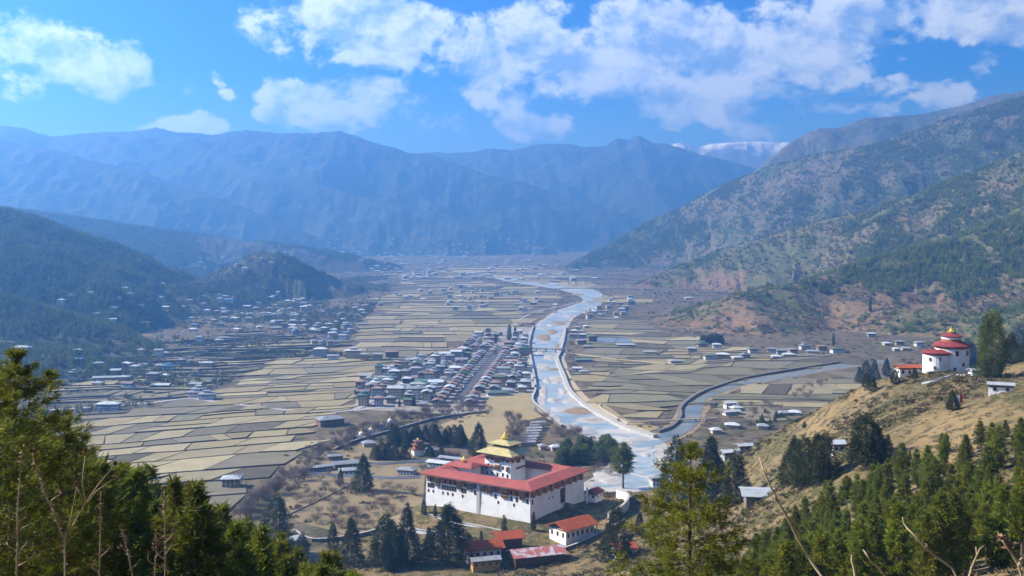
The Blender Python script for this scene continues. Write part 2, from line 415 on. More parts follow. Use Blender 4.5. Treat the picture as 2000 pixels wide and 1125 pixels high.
# ------------------------------------------------------------------ mesh building
class MB:
    def __init__(s): s.v = []; s.f = []; s.m = []
    def add(s, vs, fs, mi=0):
        o = len(s.v); s.v += [tuple(map(float, p)) for p in vs]
        s.f += [tuple(i + o for i in f) for f in fs]; s.m += [mi] * len(fs)
        return s
    def box(s, x0, x1, y0, y1, z0, z1, mi=0, taper=0.0):
        t = taper
        return s.add([(x0, y0, z0), (x1, y0, z0), (x1, y1, z0), (x0, y1, z0), (x0 + t, y0 + t, z1), (x1 - t, y0 + t, z1), (x1 - t, y1 - t, z1), (x0 + t, y1 - t, z1)],
                     [(0, 3, 2, 1), (4, 5, 6, 7), (0, 1, 5, 4), (1, 2, 6, 5), (2, 3, 7, 6), (3, 0, 4, 7)], mi)
    def obox(s, o, ax, ay, az, mi=0):
        """box spanned by three vectors from corner o"""
        o, ax, ay, az = map(np.asarray, (o, ax, ay, az))
        return s.add([o, o + ax, o + ax + ay, o + ay, o + az, o + ax + az, o + ax + ay + az, o + ay + az],
                     [(0, 3, 2, 1), (4, 5, 6, 7), (0, 1, 5, 4), (1, 2, 6, 5), (2, 3, 7, 6), (3, 0, 4, 7)], mi)
    def slab(s, pts, th, mi=0):
        """solid plate: a planar-ish outline given from above, thickness downward"""
        n = len(pts); lo = [(p[0], p[1], p[2] - th) for p in pts]
        return s.add(list(pts) + lo, [tuple(range(n)), tuple(range(2 * n - 1, n - 1, -1))] + [(i, n + i, n + (i + 1) % n, (i + 1) % n) for i in range(n)], mi)
    def lathe(s, prof, n=16, cx=0, cy=0, mi=0, a0=0.0):
        vs = []; fs = []
        for (r, z) in prof:
            for k in range(n):
                a = a0 + 2 * math.pi * k / n
                vs.append((cx + r * math.cos(a), cy + r * math.sin(a), z))
        for i in range(len(prof) - 1):
            for k in range(n):
                k2 = (k + 1) % n
                fs.append((i * n + k, i * n + k2, (i + 1) * n + k2, (i + 1) * n + k))
        fs.append(tuple(range(n - 1, -1, -1))); fs.append(tuple((len(prof) - 1) * n + k for k in range(n)))
        return s.add(vs, fs, mi)
    def tube(s, pts, rad, n=5, mi=0):
        pts = [Vector(p) for p in pts]
        rad = rad if isinstance(rad, (list, tuple)) else [rad] * len(pts)
        vs = []; fs = []
        for i, p in enumerate(pts):
            d = (pts[min(i + 1, len(pts) - 1)] - pts[max(i - 1, 0)]).normalized()
            a = d.orthogonal().normalized() if abs(d.z) > .9 else d.cross(Vector((0, 0, 1))).normalized()
            b = d.cross(a)
            for k in range(n):
                w = 2 * math.pi * k / n
                vs.append(p + (a * math.cos(w) + b * math.sin(w)) * rad[i])
        for i in range(len(pts) - 1):
            for k in range(n):
                k2 = (k + 1) % n
                fs.append((i * n + k, i * n + k2, (i + 1) * n + k2, (i + 1) * n + k))
        fs.append(tuple(range(n - 1, -1, -1))); fs.append(tuple((len(pts) - 1) * n + k for k in range(n)))
        return s.add(vs, fs, mi)
    def mesh(s, name, mats=(), smooth=False):
        me = bpy.data.meshes.new(name)
        me.from_pydata(s.v, [], s.f)
        for m in mats: me.materials.append(m)
        if len(mats) > 1: me.polygons.foreach_set('material_index', s.m)
        if smooth: me.polygons.foreach_set('use_smooth', [True] * len(me.polygons))
        me.update()
        return me
    def build(s, name, mats, parent=None, smooth=False):
        if not isinstance(mats, (list, tuple)): mats = [mats]
        return link(name, s.mesh(name, mats, smooth), parent)

def link(name, data, parent=None):
    o = bpy.data.objects.new(name, data); COL.objects.link(o)
    if parent is not None: o.parent = parent
    return o
def np_mesh(name, V, Fq, mats, matidx=None, smooth=False):
    """mesh from arrays; Fq all triangles or all quads"""
    V = np.asarray(V, np.float32); Fq = np.asarray(Fq, np.int32)
    me = bpy.data.meshes.new(name)
    k = Fq.shape[1]
    me.vertices.add(len(V)); me.vertices.foreach_set('co', V.ravel())
    me.loops.add(Fq.size); me.loops.foreach_set('vertex_index', Fq.ravel())
    me.polygons.add(len(Fq)); me.polygons.foreach_set('loop_start', np.arange(0, Fq.size, k, dtype=np.int32))
    try: me.polygons.foreach_set('loop_total', np.full(len(Fq), k, np.int32))
    except Exception: pass
    for m in (mats if isinstance(mats, (list, tuple)) else [mats]): me.materials.append(m)
    if matidx is not None: me.polygons.foreach_set('material_index', np.asarray(matidx, np.int32))
    if smooth: me.polygons.foreach_set('use_smooth', np.ones(len(Fq), bool))
    me.update(calc_edges=True)
    return me
def tag(o, label=None, cat=None, group=None, kind=None):
    if label: o['label'] = label
    if cat: o['category'] = cat
    if group: o['group'] = group
    if kind: o['kind'] = kind
    return o
def empty(name, loc=(0, 0, 0), rz=0.0):
    o = bpy.data.objects.new(name, None); COL.objects.link(o)
    o.location = loc; o.rotation_euler = (0, 0, rz); o.empty_display_size = 0.5
    return o
def copy_tree(o, parent=None):
    c = o.copy(); COL.objects.link(c); c.parent = parent
    for ch in o.children: copy_tree(ch, c)
    return c
ORD = ['', 'second-', 'third-', 'fourth-', 'fifth-', 'sixth-', 'seventh-', 'eighth-', 'ninth-', 'tenth-']
def ordinal(i):
    if i < len(ORD): return ORD[i] + 'closest'
    n = i + 1
    return '%d%s-closest' % (n, 'th' if 10 <= n % 100 <= 20 else {1: 'st', 2: 'nd', 3: 'rd'}.get(n % 10, 'th'))
def rank_labels(items, marks):
    """items: (object, (x, y), description); marks: {phrase: (x, y)}. Each label says which one by its rank of distance to a landmark."""
    byk = {}
    for o, p, d in items:
        mk = min(marks, key=lambda k: math.hypot(p[0] - marks[k][0], p[1] - marks[k][1]))
        byk.setdefault((d, mk), []).append((math.hypot(p[0] - marks[mk][0], p[1] - marks[mk][1]), o))
    for (d, mk), l in byk.items():
        l.sort(key=lambda t: t[0])
        for i, (_, o) in enumerate(l):
            o['label'] = '%s, %s to %s' % (d, ordinal(i), mk)

# ------------------------------------------------------------------ terrain materials
def land_material(name, soil, soil2, dark, dscale, green=None, gscale=0.004, snow=False, fine=0.6, bare=None, low=None):
    m = bpy.data.materials.new(name); m.use_nodes = True
    t = m.node_tree; b = t.nodes['Principled BSDF']; q = NT(t)
    pos = q.n('ShaderNodeNewGeometry').outputs['Position']
    base = q.mix(q.ramp(q.noise(pos, dscale * 0.12, 4, .55), .35, .65), soil, soil2)
    if bare is not None:
        base = q.mix(q.ramp(q.noise(pos, dscale * 0.06, 5, .6), .60, .74), base, bare)
    if low is not None:
        lz = q.n('ShaderNodeSeparateXYZ'); q.put(lz.inputs[0], pos)
        lf = q.math('ADD', lz.outputs[2], q.math('MULTIPLY', q.math('SUBTRACT', q.noise(pos, .006, 5, .6), .5), 240.0))
        base = q.mix(q.math('SUBTRACT', 1.0, q.ramp(lf, 25.0, 115.0)), base, low)
    spots = q.ramp(q.noise(pos, dscale, 4, .65), .50, .62)
    col = q.mix(spots, base, dark)
    if green is not None:
        gm = q.ramp(q.noise(pos, gscale, 6, .62), .42, .60)
        gs = q.ramp(q.noise(pos, dscale * 1.3, 3, .7), .36, .56)
        col = q.mix(q.math('MULTIPLY', gm, gs), col, green)
    if snow:
        sp = q.n('ShaderNodeSeparateXYZ'); q.put(sp.inputs[0], pos)
        zz = q.math('ADD', sp.outputs[2], q.math('MULTIPLY', q.math('SUBTRACT', q.noise(pos, 0.0030, 6, .65), .5), 900.0))
        col = q.mix(q.ramp(zz, 1340.0, 1600.0), col, (.86, .88, .92))
    grain = q.math('ADD', 0.72, q.math('MULTIPLY', q.noise(pos, fine, 4, .6), 0.56))
    col = q.vmath('SCALE', col, scale=grain)
    q.put(b.inputs['Base Color'], col)
    b.inputs['Roughness'].default_value = 0.95
    b.inputs['Specular IOR Level'].default_value = 0.1
    bn = q.n('ShaderNodeBump'); bn.inputs['Strength'].default_value = 0.5; bn.inputs['Distance'].default_value = 0.5 / dscale * 0.6
    q.put(bn.inputs['Height'], q.noise(pos, dscale, 6, .65)); q.put(b.inputs['Normal'], bn.outputs[0])
    return m
M_FLOOR = land_material('valley_soil', (.125, .095, .060), (.165, .130, .080), (.055, .046, .034), 0.05, (.060, .058, .032), 0.012)
M_NEAR = land_material('dry_hill_grass', (.205, .145, .066), (.150, .112, .058), (.075, .060, .034), 0.16, (.060, .060, .022), 0.02, fine=2.2)
M_LEFT = land_material('wooded_slope_soil', (.070, .066, .042), (.095, .078, .050), (.030, .036, .022), 0.05, (.022, .042, .018), 0.003)
M_FAR = land_material('far_mountain_rock', (.046, .050, .036), (.060, .056, .042), (.026, .034, .024), 0.010, (.018, .032, .018), 0.0012, fine=.05, bare=(.085, .070, .055))
M_SNOW = land_material('snow_mountain_rock', (.11, .10, .09), (.14, .12, .10), (.06, .06, .06), 0.004, None, snow=True, fine=.03)
M_RIGHT = land_material('right_mountain_soil', (.125, .104, .066), (.105, .090, .058), (.050, .050, .030), 0.028, (.036, .058, .020), 0.0022, bare=(.17, .125, .085))
M_SLOPE = land_material('shrubby_slope_soil', (.150, .118, .070), (.122, .102, .060), (.060, .056, .032), 0.06, (.062, .080, .026), 0.004, bare=(.22, .125, .068), low=(.175, .112, .066))

# ------------------------------------------------------------------ terrain mesh: rings round the viewer, dense where the valley is seen
def angles():
    a = np.concatenate([np.linspace(-180, -50, 40, endpoint=False), np.linspace(-50, -29.5, 60, endpoint=False), np.linspace(-29.5, 29.5, 800, endpoint=False),
                        np.linspace(29.5, 50, 60, endpoint=False), np.linspace(50, 180, 40)])
    return np.radians(a)
def radii():
    r = [np.geomspace(1.5, 400, 130, endpoint=False), np.geomspace(400, 7000, 400, endpoint=False), np.geomspace(7000, 12600, 210, endpoint=False), np.geomspace(12600, 17500, 30)]
    return np.concatenate(r)
ANG, RAD = angles(), radii()
gx = RAD[:, None] * np.sin(ANG)[None, :]; gy = RAD[:, None] * np.cos(ANG)[None, :]
GZ, GR = height(gx.ravel(), gy.ravel(), True)
nr, na = len(RAD), len(ANG)
# rear half-plane: keep the land plain and level with the hill behind the viewer
V = np.stack([gx.ravel(), gy.ravel(), GZ], 1)
ii = np.arange(nr - 1)[:, None] * na + np.arange(na - 1)[None, :]
Q = np.stack([ii, ii + na, ii + na + 1, ii + 1], -1).reshape(-1, 4)[:, ::-1]
qr = GR[Q].max(1)
# fill the small hole at the viewer's feet
LAND = {0: ('valley_floor', M_FLOOR), 1: ('near_hillside', M_NEAR), 2: ('left_wooded_hills', M_LEFT), 3: ('far_mountains', M_FAR), 4: ('snow_mountains', M_SNOW), 5: ('right_mountains', M_RIGHT), 6: ('right_shrubby_slope', M_SLOPE)}
LANDOBJ = {}
for r_, (nm, mt) in LAND.items():
    fq = Q[qr == r_]
    if len(fq) == 0: continue
    used, inv = np.unique(fq, return_inverse=True)
    o = link(nm, np_mesh(nm, V[used], inv.reshape(-1, 4), mt, smooth=True))
    o['kind'] = 'structure'
    LANDOBJ[nm] = o
tag(LANDOBJ['valley_floor'], 'flat brown valley floor carrying the terraced fields')
tag(LANDOBJ['near_hillside'], 'dry golden grass hillside falling from the viewer to the fortress')
tag(LANDOBJ['left_wooded_hills'], 'blue-green wooded hills rising beside the village')
tag(LANDOBJ['far_mountains'], 'hazy blue mountain ridges closing the far end of the valley')
tag(LANDOBJ['snow_mountains'], 'distant snow-capped mountains at the head of the valley')
tag(LANDOBJ['right_mountains'], 'brown gullied mountain ridges above the right side of the valley')
tag(LANDOBJ['right_shrubby_slope'], 'shrubby brown and green slope above the right-hand village')
c0 = MB().add([(0, 0, H(0, 0))] + [(float(gx[0, k]), float(gy[0, k]), float(GZ[k])) for k in range(0, na)], [(0, k + 2, k + 1) for k in range(na - 1)])
tag(c0.build('footpath', M_NEAR), 'trodden patch of dry ground at the viewpoint', None, None, 'structure')

# from here on heights are read off the built terrain itself
_GZ2 = GZ.reshape(nr, na); _GR2 = GR.reshape(nr, na); _LR = np.log(RAD)
def height(x, y, want_region=False):
    x = np.atleast_1d(np.asarray(x, float)); y = np.atleast_1d(np.asarray(y, float))
    r = np.clip(np.hypot(x, y), RAD[0] * 1.0001, RAD[-1] * .9999); a = np.arctan2(x, y)
    i = np.clip(np.searchsorted(RAD, r) - 1, 0, nr - 2); j = np.clip(np.searchsorted(ANG, a) - 1, 0, na - 2)
    u = (r - RAD[i]) / (RAD[i + 1] - RAD[i]); v = (a - ANG[j]) / (ANG[j + 1] - ANG[j])
    z = (_GZ2[i, j] * (1 - v) + _GZ2[i, j + 1] * v) * (1 - u) + (_GZ2[i + 1, j] * (1 - v) + _GZ2[i + 1, j + 1] * v) * u
    if want_region: return z, _GR2[i + (u > .5), j + (v > .5)]
    return z

# ------------------------------------------------------------------ fields, river, roads on the valley floor
FLOOR = LANDOBJ['valley_floor']
def in_poly(px, py, poly):
    c = False; n = len(poly)
    for i in range(n):
        x1, y1 = poly[i]; x2, y2 = poly[(i + 1) % n]
        if (y1 > py) != (y2 > py) and px < (x2 - x1) * (py - y1) / (y2 - y1) + x1: c = not c
    return c
def proj(x, y, z):
    return 1000 + F * x / y, HY - F * (z - CAMZ) / y

def field_mat(name, c1, c2, c3):
    m = bpy.data.materials.new(name); m.use_nodes = True
    t = m.node_tree; b = t.nodes['Principled BSDF']; q = NT(t)
    pos = q.n('ShaderNodeNewGeometry').outputs['Position']
    oi = q.n('ShaderNodeObjectInfo')
    base = q.mix(q.ramp(q.noise(pos, 0.05, 5, .6), .35, .65), c1, c2)
    stub = q.ramp(q.noise(pos, 0.35, 3, .7), .52, .66)
    base = q.mix(q.math('MULTIPLY', stub, 0.55), base, c3)
    wv = q.n('ShaderNodeTexWave', wave_type='BANDS', bands_direction='Y'); wv.inputs['Scale'].default_value = 0.22; wv.inputs['Distortion'].default_value = 2.0
    wv.inputs['Detail'].default_value = 2.0
    q.put(wv.inputs['Vector'], pos)
    base = q.vmath('SCALE', base, scale=q.math('ADD', 0.88, q.math('MULTIPLY', wv.outputs['Fac'], 0.22)))
    h = q.n('ShaderNodeHueSaturation')
    q.put(h.inputs['Value'], q.math('ADD', 0.84, q.math('MULTIPLY', oi.outputs['Random'], 0.34)))
    q.put(h.inputs['Color'], base)
    q.put(b.inputs['Base Color'], h.outputs[0])
    b.inputs['Roughness'].default_value = 0.95; b.inputs['Specular IOR Level'].default_value = 0.1
    return m
FM = [field_mat('straw_stubble', (0.250, 0.208, 0.110), (0.215, 0.180, 0.097), (0.161, 0.134, 0.072)),
      field_mat('pale_straw', (0.285, 0.244, 0.141), (0.250, 0.213, 0.123), (0.192, 0.163, 0.094)),
      field_mat('grey_fallow', (0.174, 0.151, 0.100), (0.147, 0.131, 0.088), (0.108, 0.093, 0.065)),
      field_mat('dark_plough', (0.088, 0.075, 0.051), (0.111, 0.095, 0.062), (0.066, 0.056, 0.038)),
      field_mat('grey_green_fallow', (0.135, 0.128, 0.079), (0.165, 0.151, 0.090), (0.093, 0.089, 0.054))]
M_WET = mat('flooded_paddy', (.20, .22, .23), (.12, .12, .11), 0.06, rough=0.3, spec=0.4, coords='World')
M_BANK = mat('field_bank_earth', (.085, .070, .047), (.13, .105, .065), 0.3, rough=0.95, coords='World')
FMATS = FM + [M_WET, M_BANK]

FIELD_CELLS = []
def fields(poly, avoid, O, ang, lean, row, wid, warp, weights, seed, wall=1.2, gap=2.0):
    """irregular terraced plots: rows along ang, side bunds leaning by lean"""
    rg = random.Random(seed)
    ax_ = np.array([math.cos(ang), math.sin(ang)]); bx_ = np.array([math.sin(lean), math.cos(lean)])
    Mi = np.linalg.inv(np.stack([ax_, bx_], 1))
    P = np.array([on_floor(*p) for p in poly]); UV = (P - O) @ Mi.T
    U, Vv = UV[:, 0], UV[:, 1]
    cell = []
    v = Vv.min() - 30
    while v < Vv.max() + 30:
        far = 1.0 + max(0.0, (O[1] + v - 1400) / 3500.0)
        dv = rg.uniform(*row) * far
        u = U.min() - rg.uniform(20, 90); brk = []
        while u < U.max() + 60:
            j_ = rg.gauss(0, 7) * far; brk.append((u - j_, u + j_)); u += rg.uniform(*wid) * far
        for (f0, b0), (f1, b1) in zip(brk[:-1], brk[1:]):
            q = rg.random()
            if q < .30: s_ = rg.uniform(.35, .65); s2 = s_ + rg.uniform(-.12, .12); subs = [((f0, v), (f1, v), (b0 * s_ + f0 * (1 - s_), v + dv * s_), (b1 * s2 + f1 * (1 - s2), v + dv * s2)), ((b0 * s_ + f0 * (1 - s_), v + dv * s_), (b1 * s2 + f1 * (1 - s2), v + dv * s2), (b0, v + dv), (b1, v + dv))]
            elif q < .55: s_ = rg.uniform(.35, .65); s2 = s_ + rg.uniform(-.15, .15); fm, bm_ = f0 + (f1 - f0) * s_, b0 + (b1 - b0) * s2; subs = [((f0, v), (fm, v), (b0, v + dv), (bm_, v + dv)), ((fm, v), (f1, v), (bm_, v + dv), (b1, v + dv))]
            else: subs = [((f0, v), (f1, v), (b0, v + dv), (b1, v + dv))]
            for sb in subs: cell.append((sb, far))
        v += dv
    K = 5; A = []
    for (fl, fr_, bl, br), far in cell:
        fl, fr_, bl, br = map(np.array, (fl, fr_, bl, br))
        for e0, e1 in ((fl, fr_), (bl, br)):
            for i in range(K): A.append(e0 + (e1 - e0) * i / (K - 1))
    A = np.array(A); u, v = A[:, 0], A[:, 1]
    du = warp * 2 * (fbm(u / 230, v / 230, 2, seed) - .5) + warp * .8 * (fbm(u / 70, v / 70, 2, seed + 3) - .5)
    dv_ = warp * 2 * (fbm(u / 210 + 40, v / 210, 2, seed + 9) - .5) + warp * .8 * (fbm(u / 80 + 9, v / 80, 2, seed + 5) - .5)
    W_ = O + (u + du)[:, None] * ax_ + (v + dv_)[:, None] * bx_
    W_ = W_.reshape(-1, 2, K, 2)
    cen = W_.mean((1, 2)); land_ = height(cen[:, 0], cen[:, 1]) - floor_z(cen[:, 1])
    for n_, ((sb, far), pts, ce) in enumerate(zip(cell, W_, cen)):
        cpx, cpy = proj(ce[0], ce[1], float(floor_z(ce[1])))
        if ce[1] < 100 or not in_poly(cpx, cpy, poly) or any(in_poly(cpx, cpy, a) for a in avoid) or land_[n_] > .2: continue
        g_ = gap * .5 * rg.uniform(.5, 1.3)
        fr, bk = pts[0].copy(), pts[1].copy()
        d_ = bk - fr; L_ = np.linalg.norm(d_, axis=1, keepdims=True) + 1e-6
        fr += d_ / L_ * g_; bk -= d_ / L_ * g_ * .4
        for e_ in (fr, bk):
            t_ = e_[-1] - e_[0]; t_ = t_ / (np.linalg.norm(t_) + 1e-6) * g_ * rg.uniform(.4, 1.1)
            e_[0] += t_; e_[-1] -= t_
        area = np.linalg.norm(fr[-1] - fr[0]) * L_.mean()
        FIELD_CELLS.append(([tuple(p) for p in fr], [tuple(p) for p in bk], wall * rg.uniform(.5, 1.3) * far, .35, rg.choices(range(6), weights)[0], (float(ce[0]), float(ce[1])), area / ce[1] ** 3))

TOWN = [(690, 800), (708, 745), (740, 728), (790, 712), (880, 692), (930, 655), (985, 636), (1040, 640), (1042, 700), (1045, 800), (950, 812)]
PA = [(60, 900), (150, 815), (380, 780), (470, 735), (560, 700), (640, 694), (700, 697), (790, 708), (740, 726), (708, 745), (700, 790), (650, 815), (600, 862), (540, 905), (500, 960), (400, 1010), (100, 960)]
PB = [(640, 690), (690, 655), (725, 610), (755, 575), (800, 548), (930, 545), (1010, 560), (1090, 578), (1080, 600), (1040, 618), (1010, 640), (930, 655), (880, 688), (790, 706), (700, 694)]
PC = [(1125, 660), (1130, 625), (1190, 610), (1240, 622), (1330, 655), (1380, 668), (1480, 690), (1640, 694), (1700, 690), (1640, 706), (1530, 720), (1440, 742), (1380, 762), (1340, 785), (1325, 812), (1290, 838), (1230, 822), (1170, 785), (1140, 750), (1120, 700)]
PD = [(1400, 800), (1390, 788), (1480, 752), (1560, 742), (1640, 728), (1720, 722), (1740, 760), (1640, 800), (1560, 815), (1480, 812)]
PF = [(740, 560), (760, 535), (880, 520), (1000, 518), (1090, 522), (1120, 535), (1200, 560), (1230, 580), (1200, 600), (1172, 590), (1150, 566), (1090, 552), (1010, 545), (960, 540), (930, 544), (800, 546)]
fields(PA, [TOWN], np.array([-300., 1000.]), R(20), R(9), (34, 64), (30, 62), 26, (6, 4, 4, 1.8, 1.6, 0), 3, wall=1.3, gap=2.3)
fields(PB, [TOWN], np.array([-100., 2000.]), R(9), R(-4), (54, 98), (42, 90), 36, (7, 4, 4, .8, 1.6, 0), 4, wall=1.4, gap=2.8)
fields(PC, [], np.array([250., 1400.]), R(-7), R(12), (42, 84), (38, 80), 60, (3.2, 1.6, 3.8, 1.4, 4.0, .6), 5, wall=1.3, gap=2.6)
fields(PD, [], np.array([300., 1200.]), R(8), R(5), (44, 84), (36, 80), 34, (3, 2, 3, 1.0, 3, .2), 6, wall=1.0, gap=2.0)
fields(PF, [], np.array([0., 4000.]), R(3), R(0), (90, 160), (70, 150), 50, (4, 3, 4, .8, 2.6, 0), 8, wall=1.0, gap=3)
PG = [(100, 790), (140, 700), (300, 690), (400, 660), (480, 645), (600, 668), (660, 660), (690, 655), (640, 690), (560, 698), (470, 732), (380, 776), (250, 785)]
fields(PG, [], np.array([-450., 1400.]), R(14), R(25), (26, 60), (24, 70), 46, (1.6, .3, 3.5, 3.5, 2.5, 0), 12, wall=2.2, gap=5.0)
def cell_geo(c, rel):
    fr, bk, hf, hb, mi, ce, _ = c
    vs = []; k = len(fr)
    ox, oy = ce if rel else (0, 0)
    oz = float(floor_z(ce[1])) if rel else 0.0
    for (x, y) in fr: vs.append((x - ox, y - oy, float(floor_z(y)) + hf - oz))
    for (x, y) in bk: vs.append((x - ox, y - oy, float(floor_z(y)) + hb - oz))
    for (x, y) in fr: vs.append((x - ox, y - oy, float(floor_z(y)) - .3 - oz))
    for (x, y) in bk: vs.append((x - ox, y - oy, float(floor_z(y)) - .3 - oz))
    fs = [(i, i + 1, k + i + 1, k + i) for i in range(k - 1)]; ms = [mi] * (k - 1)
    fs += [(i + 1, i, 2 * k + i, 2 * k + i + 1) for i in range(k - 1)]; ms += [6] * (k - 1)
    fs += [(0, k, 3 * k, 2 * k), (2 * k - 1, k - 1, 3 * k - 1, 4 * k - 1)]; ms += [6, 6]
    return vs, fs, ms
FIELD_CELLS.sort(key=lambda c: -c[6])
for c in FIELD_CELLS[:300]:
    vs, fs, ms = cell_geo(c, True)
    b = MB(); b.v = vs; b.f = fs; b.m = [0 if m != 6 else 1 for m in ms]
    o = b.build('field', [FMATS[c[4]], M_BANK], FLOOR)
    o.location = (c[5][0], c[5][1], float(floor_z(c[5][1])))
b = MB()
for c in FIELD_CELLS[300:]:
    vs, fs, ms = cell_geo(c, False)
    o_ = len(b.v); b.v += vs; b.f += [tuple(i + o_ for i in f) for f in fs]; b.m += ms
if b.v: tag(b.build('far_fields', FMATS, FLOOR), kind='stuff')

# ---- strips laid over the floor
def smooth_path(pts, n=6):
    """Catmull-Rom through 2-D points"""
    P = [np.array(p, float) for p in pts]; out = []
    for i in range(len(P) - 1):
        p0, p1, p2, p3 = P[max(i - 1, 0)], P[i], P[i + 1], P[min(i + 2, len(P) - 1)]
        for k in range(n):
            t = k / n
            out.append(.5 * (2 * p1 + (p2 - p0) * t + (2 * p0 - 5 * p1 + 4 * p2 - p3) * t * t + (3 * p1 - p0 - 3 * p2 + p3) * t ** 3))
    out.append(P[-1])
    return out
def land(x, y): return float(height(np.array([x]), np.array([y]))[0])
def strip(name, pts, width, mt, lift=.35, terrain=True, parent=None, n=6):
    """road or path: ribbon of world-space points (x, y)"""
    P = smooth_path(pts, n)
    Pn = np.array(P)
    zc = height(Pn[:, 0], Pn[:, 1])
    vs = []; fs = []
    for i, p in enumerate(P):
        d = P[min(i + 1, len(P) - 1)] - P[max(i - 1, 0)]; d = d / (np.linalg.norm(d) + 1e-9)
        nrm = np.array([-d[1], d[0]]) * width / 2
        z = zc[i] + lift
        for q_ in (p + nrm, p - nrm): vs.append((q_[0], q_[1], z))
        for q_ in (p + nrm, p - nrm): vs.append((q_[0], q_[1], z - 1.0))
    for i in range(len(P) - 1):
        a = 4 * i; c = a + 4
        fs += [(a, a + 1, c + 1, c), (a, c, c + 2, a + 2), (a + 1, a + 3, c + 3, c + 1)]
    return MB().add(vs, fs).build(name, mt, parent)
def wall(name, pts, h, th, mt, n=5, label=None, cat='wall', cap=None, sink=1.0, jag=0.0, base=None):
    """free-standing wall along world points, following the land; its coping is a part"""
    P = smooth_path(pts, n); Pn = np.array(P)
    zc = height(Pn[:, 0], Pn[:, 1])
    if base is not None: zc = np.full(len(P), float(base))
    body = MB(); capb = MB(); rings = []; caps = []
    for i, p in enumerate(P):
        d = P[min(i + 1, len(P) - 1)] - P[max(i - 1, 0)]; d = d / (np.linalg.norm(d) + 1e-9)
        nn = np.array([-d[1], d[0]])
        z = zc[i]; top = z + h + jag * math.sin(i * 1.7)
        rings.append([(p[0] + nn[0] * th * .62, p[1] + nn[1] * th * .62, z - sink), (p[0] + nn[0] * th / 2, p[1] + nn[1] * th / 2, top), (p[0] - nn[0] * th / 2, p[1] - nn[1] * th / 2, top), (p[0] - nn[0] * th * .62, p[1] - nn[1] * th * .62, z - sink)])
        w2 = th * .5 + .25
        caps.append([(p[0] + nn[0] * w2, p[1] + nn[1] * w2, top + .02), (p[0] + nn[0] * w2, p[1] + nn[1] * w2, top + .4), (p[0] - nn[0] * w2, p[1] - nn[1] * w2, top + .4), (p[0] - nn[0] * w2, p[1] - nn[1] * w2, top + .02)])
    def sweep(b_, rr):
        vs = [q for r in rr for q in r]; fs = []
        for i in range(len(rr) - 1):
            for k in range(4):
                fs.append((4 * i + k, 4 * i + (k + 1) % 4, 4 * i + 4 + (k + 1) % 4, 4 * i + 4 + k))
        fs += [(3, 2, 1, 0), tuple(4 * (len(rr) - 1) + k for k in range(4))]
        b_.add(vs, fs)
    sweep(body, rings)
    if cap is None:
        o = body.build(name, mt)
    else:
        o = empty(name, (0, 0, 0)); body.build('masonry', mt, o); sweep(capb, caps); capb.build('coping', cap, o)
    return tag(o, label, cat)
def FL(*pts): return [on_floor(*p) for p in pts]

# ---- the river
def water_material(name, deep, pale, gravel, gsc):
    m = bpy.data.materials.new(name); m.use_nodes = True
    t = m.node_tree; b = t.nodes['Principled BSDF']; q = NT(t)
    pos = q.n('ShaderNodeNewGeometry').outputs['Position']
    c = q.mix(q.ramp(q.noise(pos, gsc, 5, .6, dist=1.2), .40, .60), deep, pale)
    c = q.mix(q.ramp(q.noise(pos, gsc * 1.7, 6, .65, dist=.8), .51, .58), c, gravel)
    foam = q.ramp(q.noise(pos, 0.16, 6, .75), .66, .74)
    c = q.mix(q.math('MULTIPLY', foam, .7), c, (.75, .80, .82))
    q.put(b.inputs['Base Color'], c)
    rgh = q.math('ADD', .38, q.math('MULTIPLY', q.ramp(q.noise(pos, gsc * 1.7, 6, .65, dist=.8), .54, .62), .6))
    q.put(b.inputs['Roughness'], rgh)
    b.inputs['Specular IOR Level'].default_value = .35
    bn = q.n('ShaderNodeBump'); bn.inputs['Strength'].default_value = .35; bn.inputs['Distance'].default_value = .6
    q.put(bn.inputs['Height'], q.noise(pos, .5, 4, .6)); q.put(b.inputs['Normal'], bn.outputs[0])
    return m
M_WATER = water_material('river_water', (.19, .25, .27), (.29, .335, .345), (.38, .365, .335), .016)
M_WATER2 = water_material('side_river_water', (.10, .125, .12), (.15, .17, .16), (.19, .18, .16), .02)
M_GRAVEL = mat('river_gravel', (.38, .36, .33), (.28, .265, .24), .12, rough=.95, bump=.3, bscale=.5, coords='World', wear=((.26, .21, .15), .03, .56))
M_SCRUB = mat('bar_scrub', (.27, .20, .115), (.17, .125, .075), .15, rough=.95, bump=.4, coords='World')
def two_bank(name, pairs, mt, lift, grow=0.0, n=6, parent=None, wob=0.0, seed=0):
    Lp = smooth_path([on_floor(*a) for a, b in pairs], n); Rp = smooth_path([on_floor(*b) for a, b in pairs], n)
    vs = []; fs = []; K = 4
    for i, (a, c) in enumerate(zip(Lp, Rp)):
        d = (c - a) / (np.linalg.norm(c - a) + 1e-9)
        w1 = wob * (vnoise(np.array([i * .7]), np.array([3.0]), seed)[0] - .5); w2 = wob * (vnoise(np.array([i * .7]), np.array([8.0]), seed + 1)[0] - .5)
        a2 = a - d * (grow + w1); c2 = c + d * (grow + w2)
        for k in range(K + 1):
            p = a2 + (c2 - a2) * k / K
            vs.append((p[0], p[1], float(floor_z(p[1])) + lift))
    for i in range(len(Lp) - 1):
        for k in range(K):
            q = i * (K + 1) + k
            fs.append((q, q + 1, q + K + 2, q + K + 1))
    return MB().add(vs, fs).build(name, mt, parent, smooth=True)
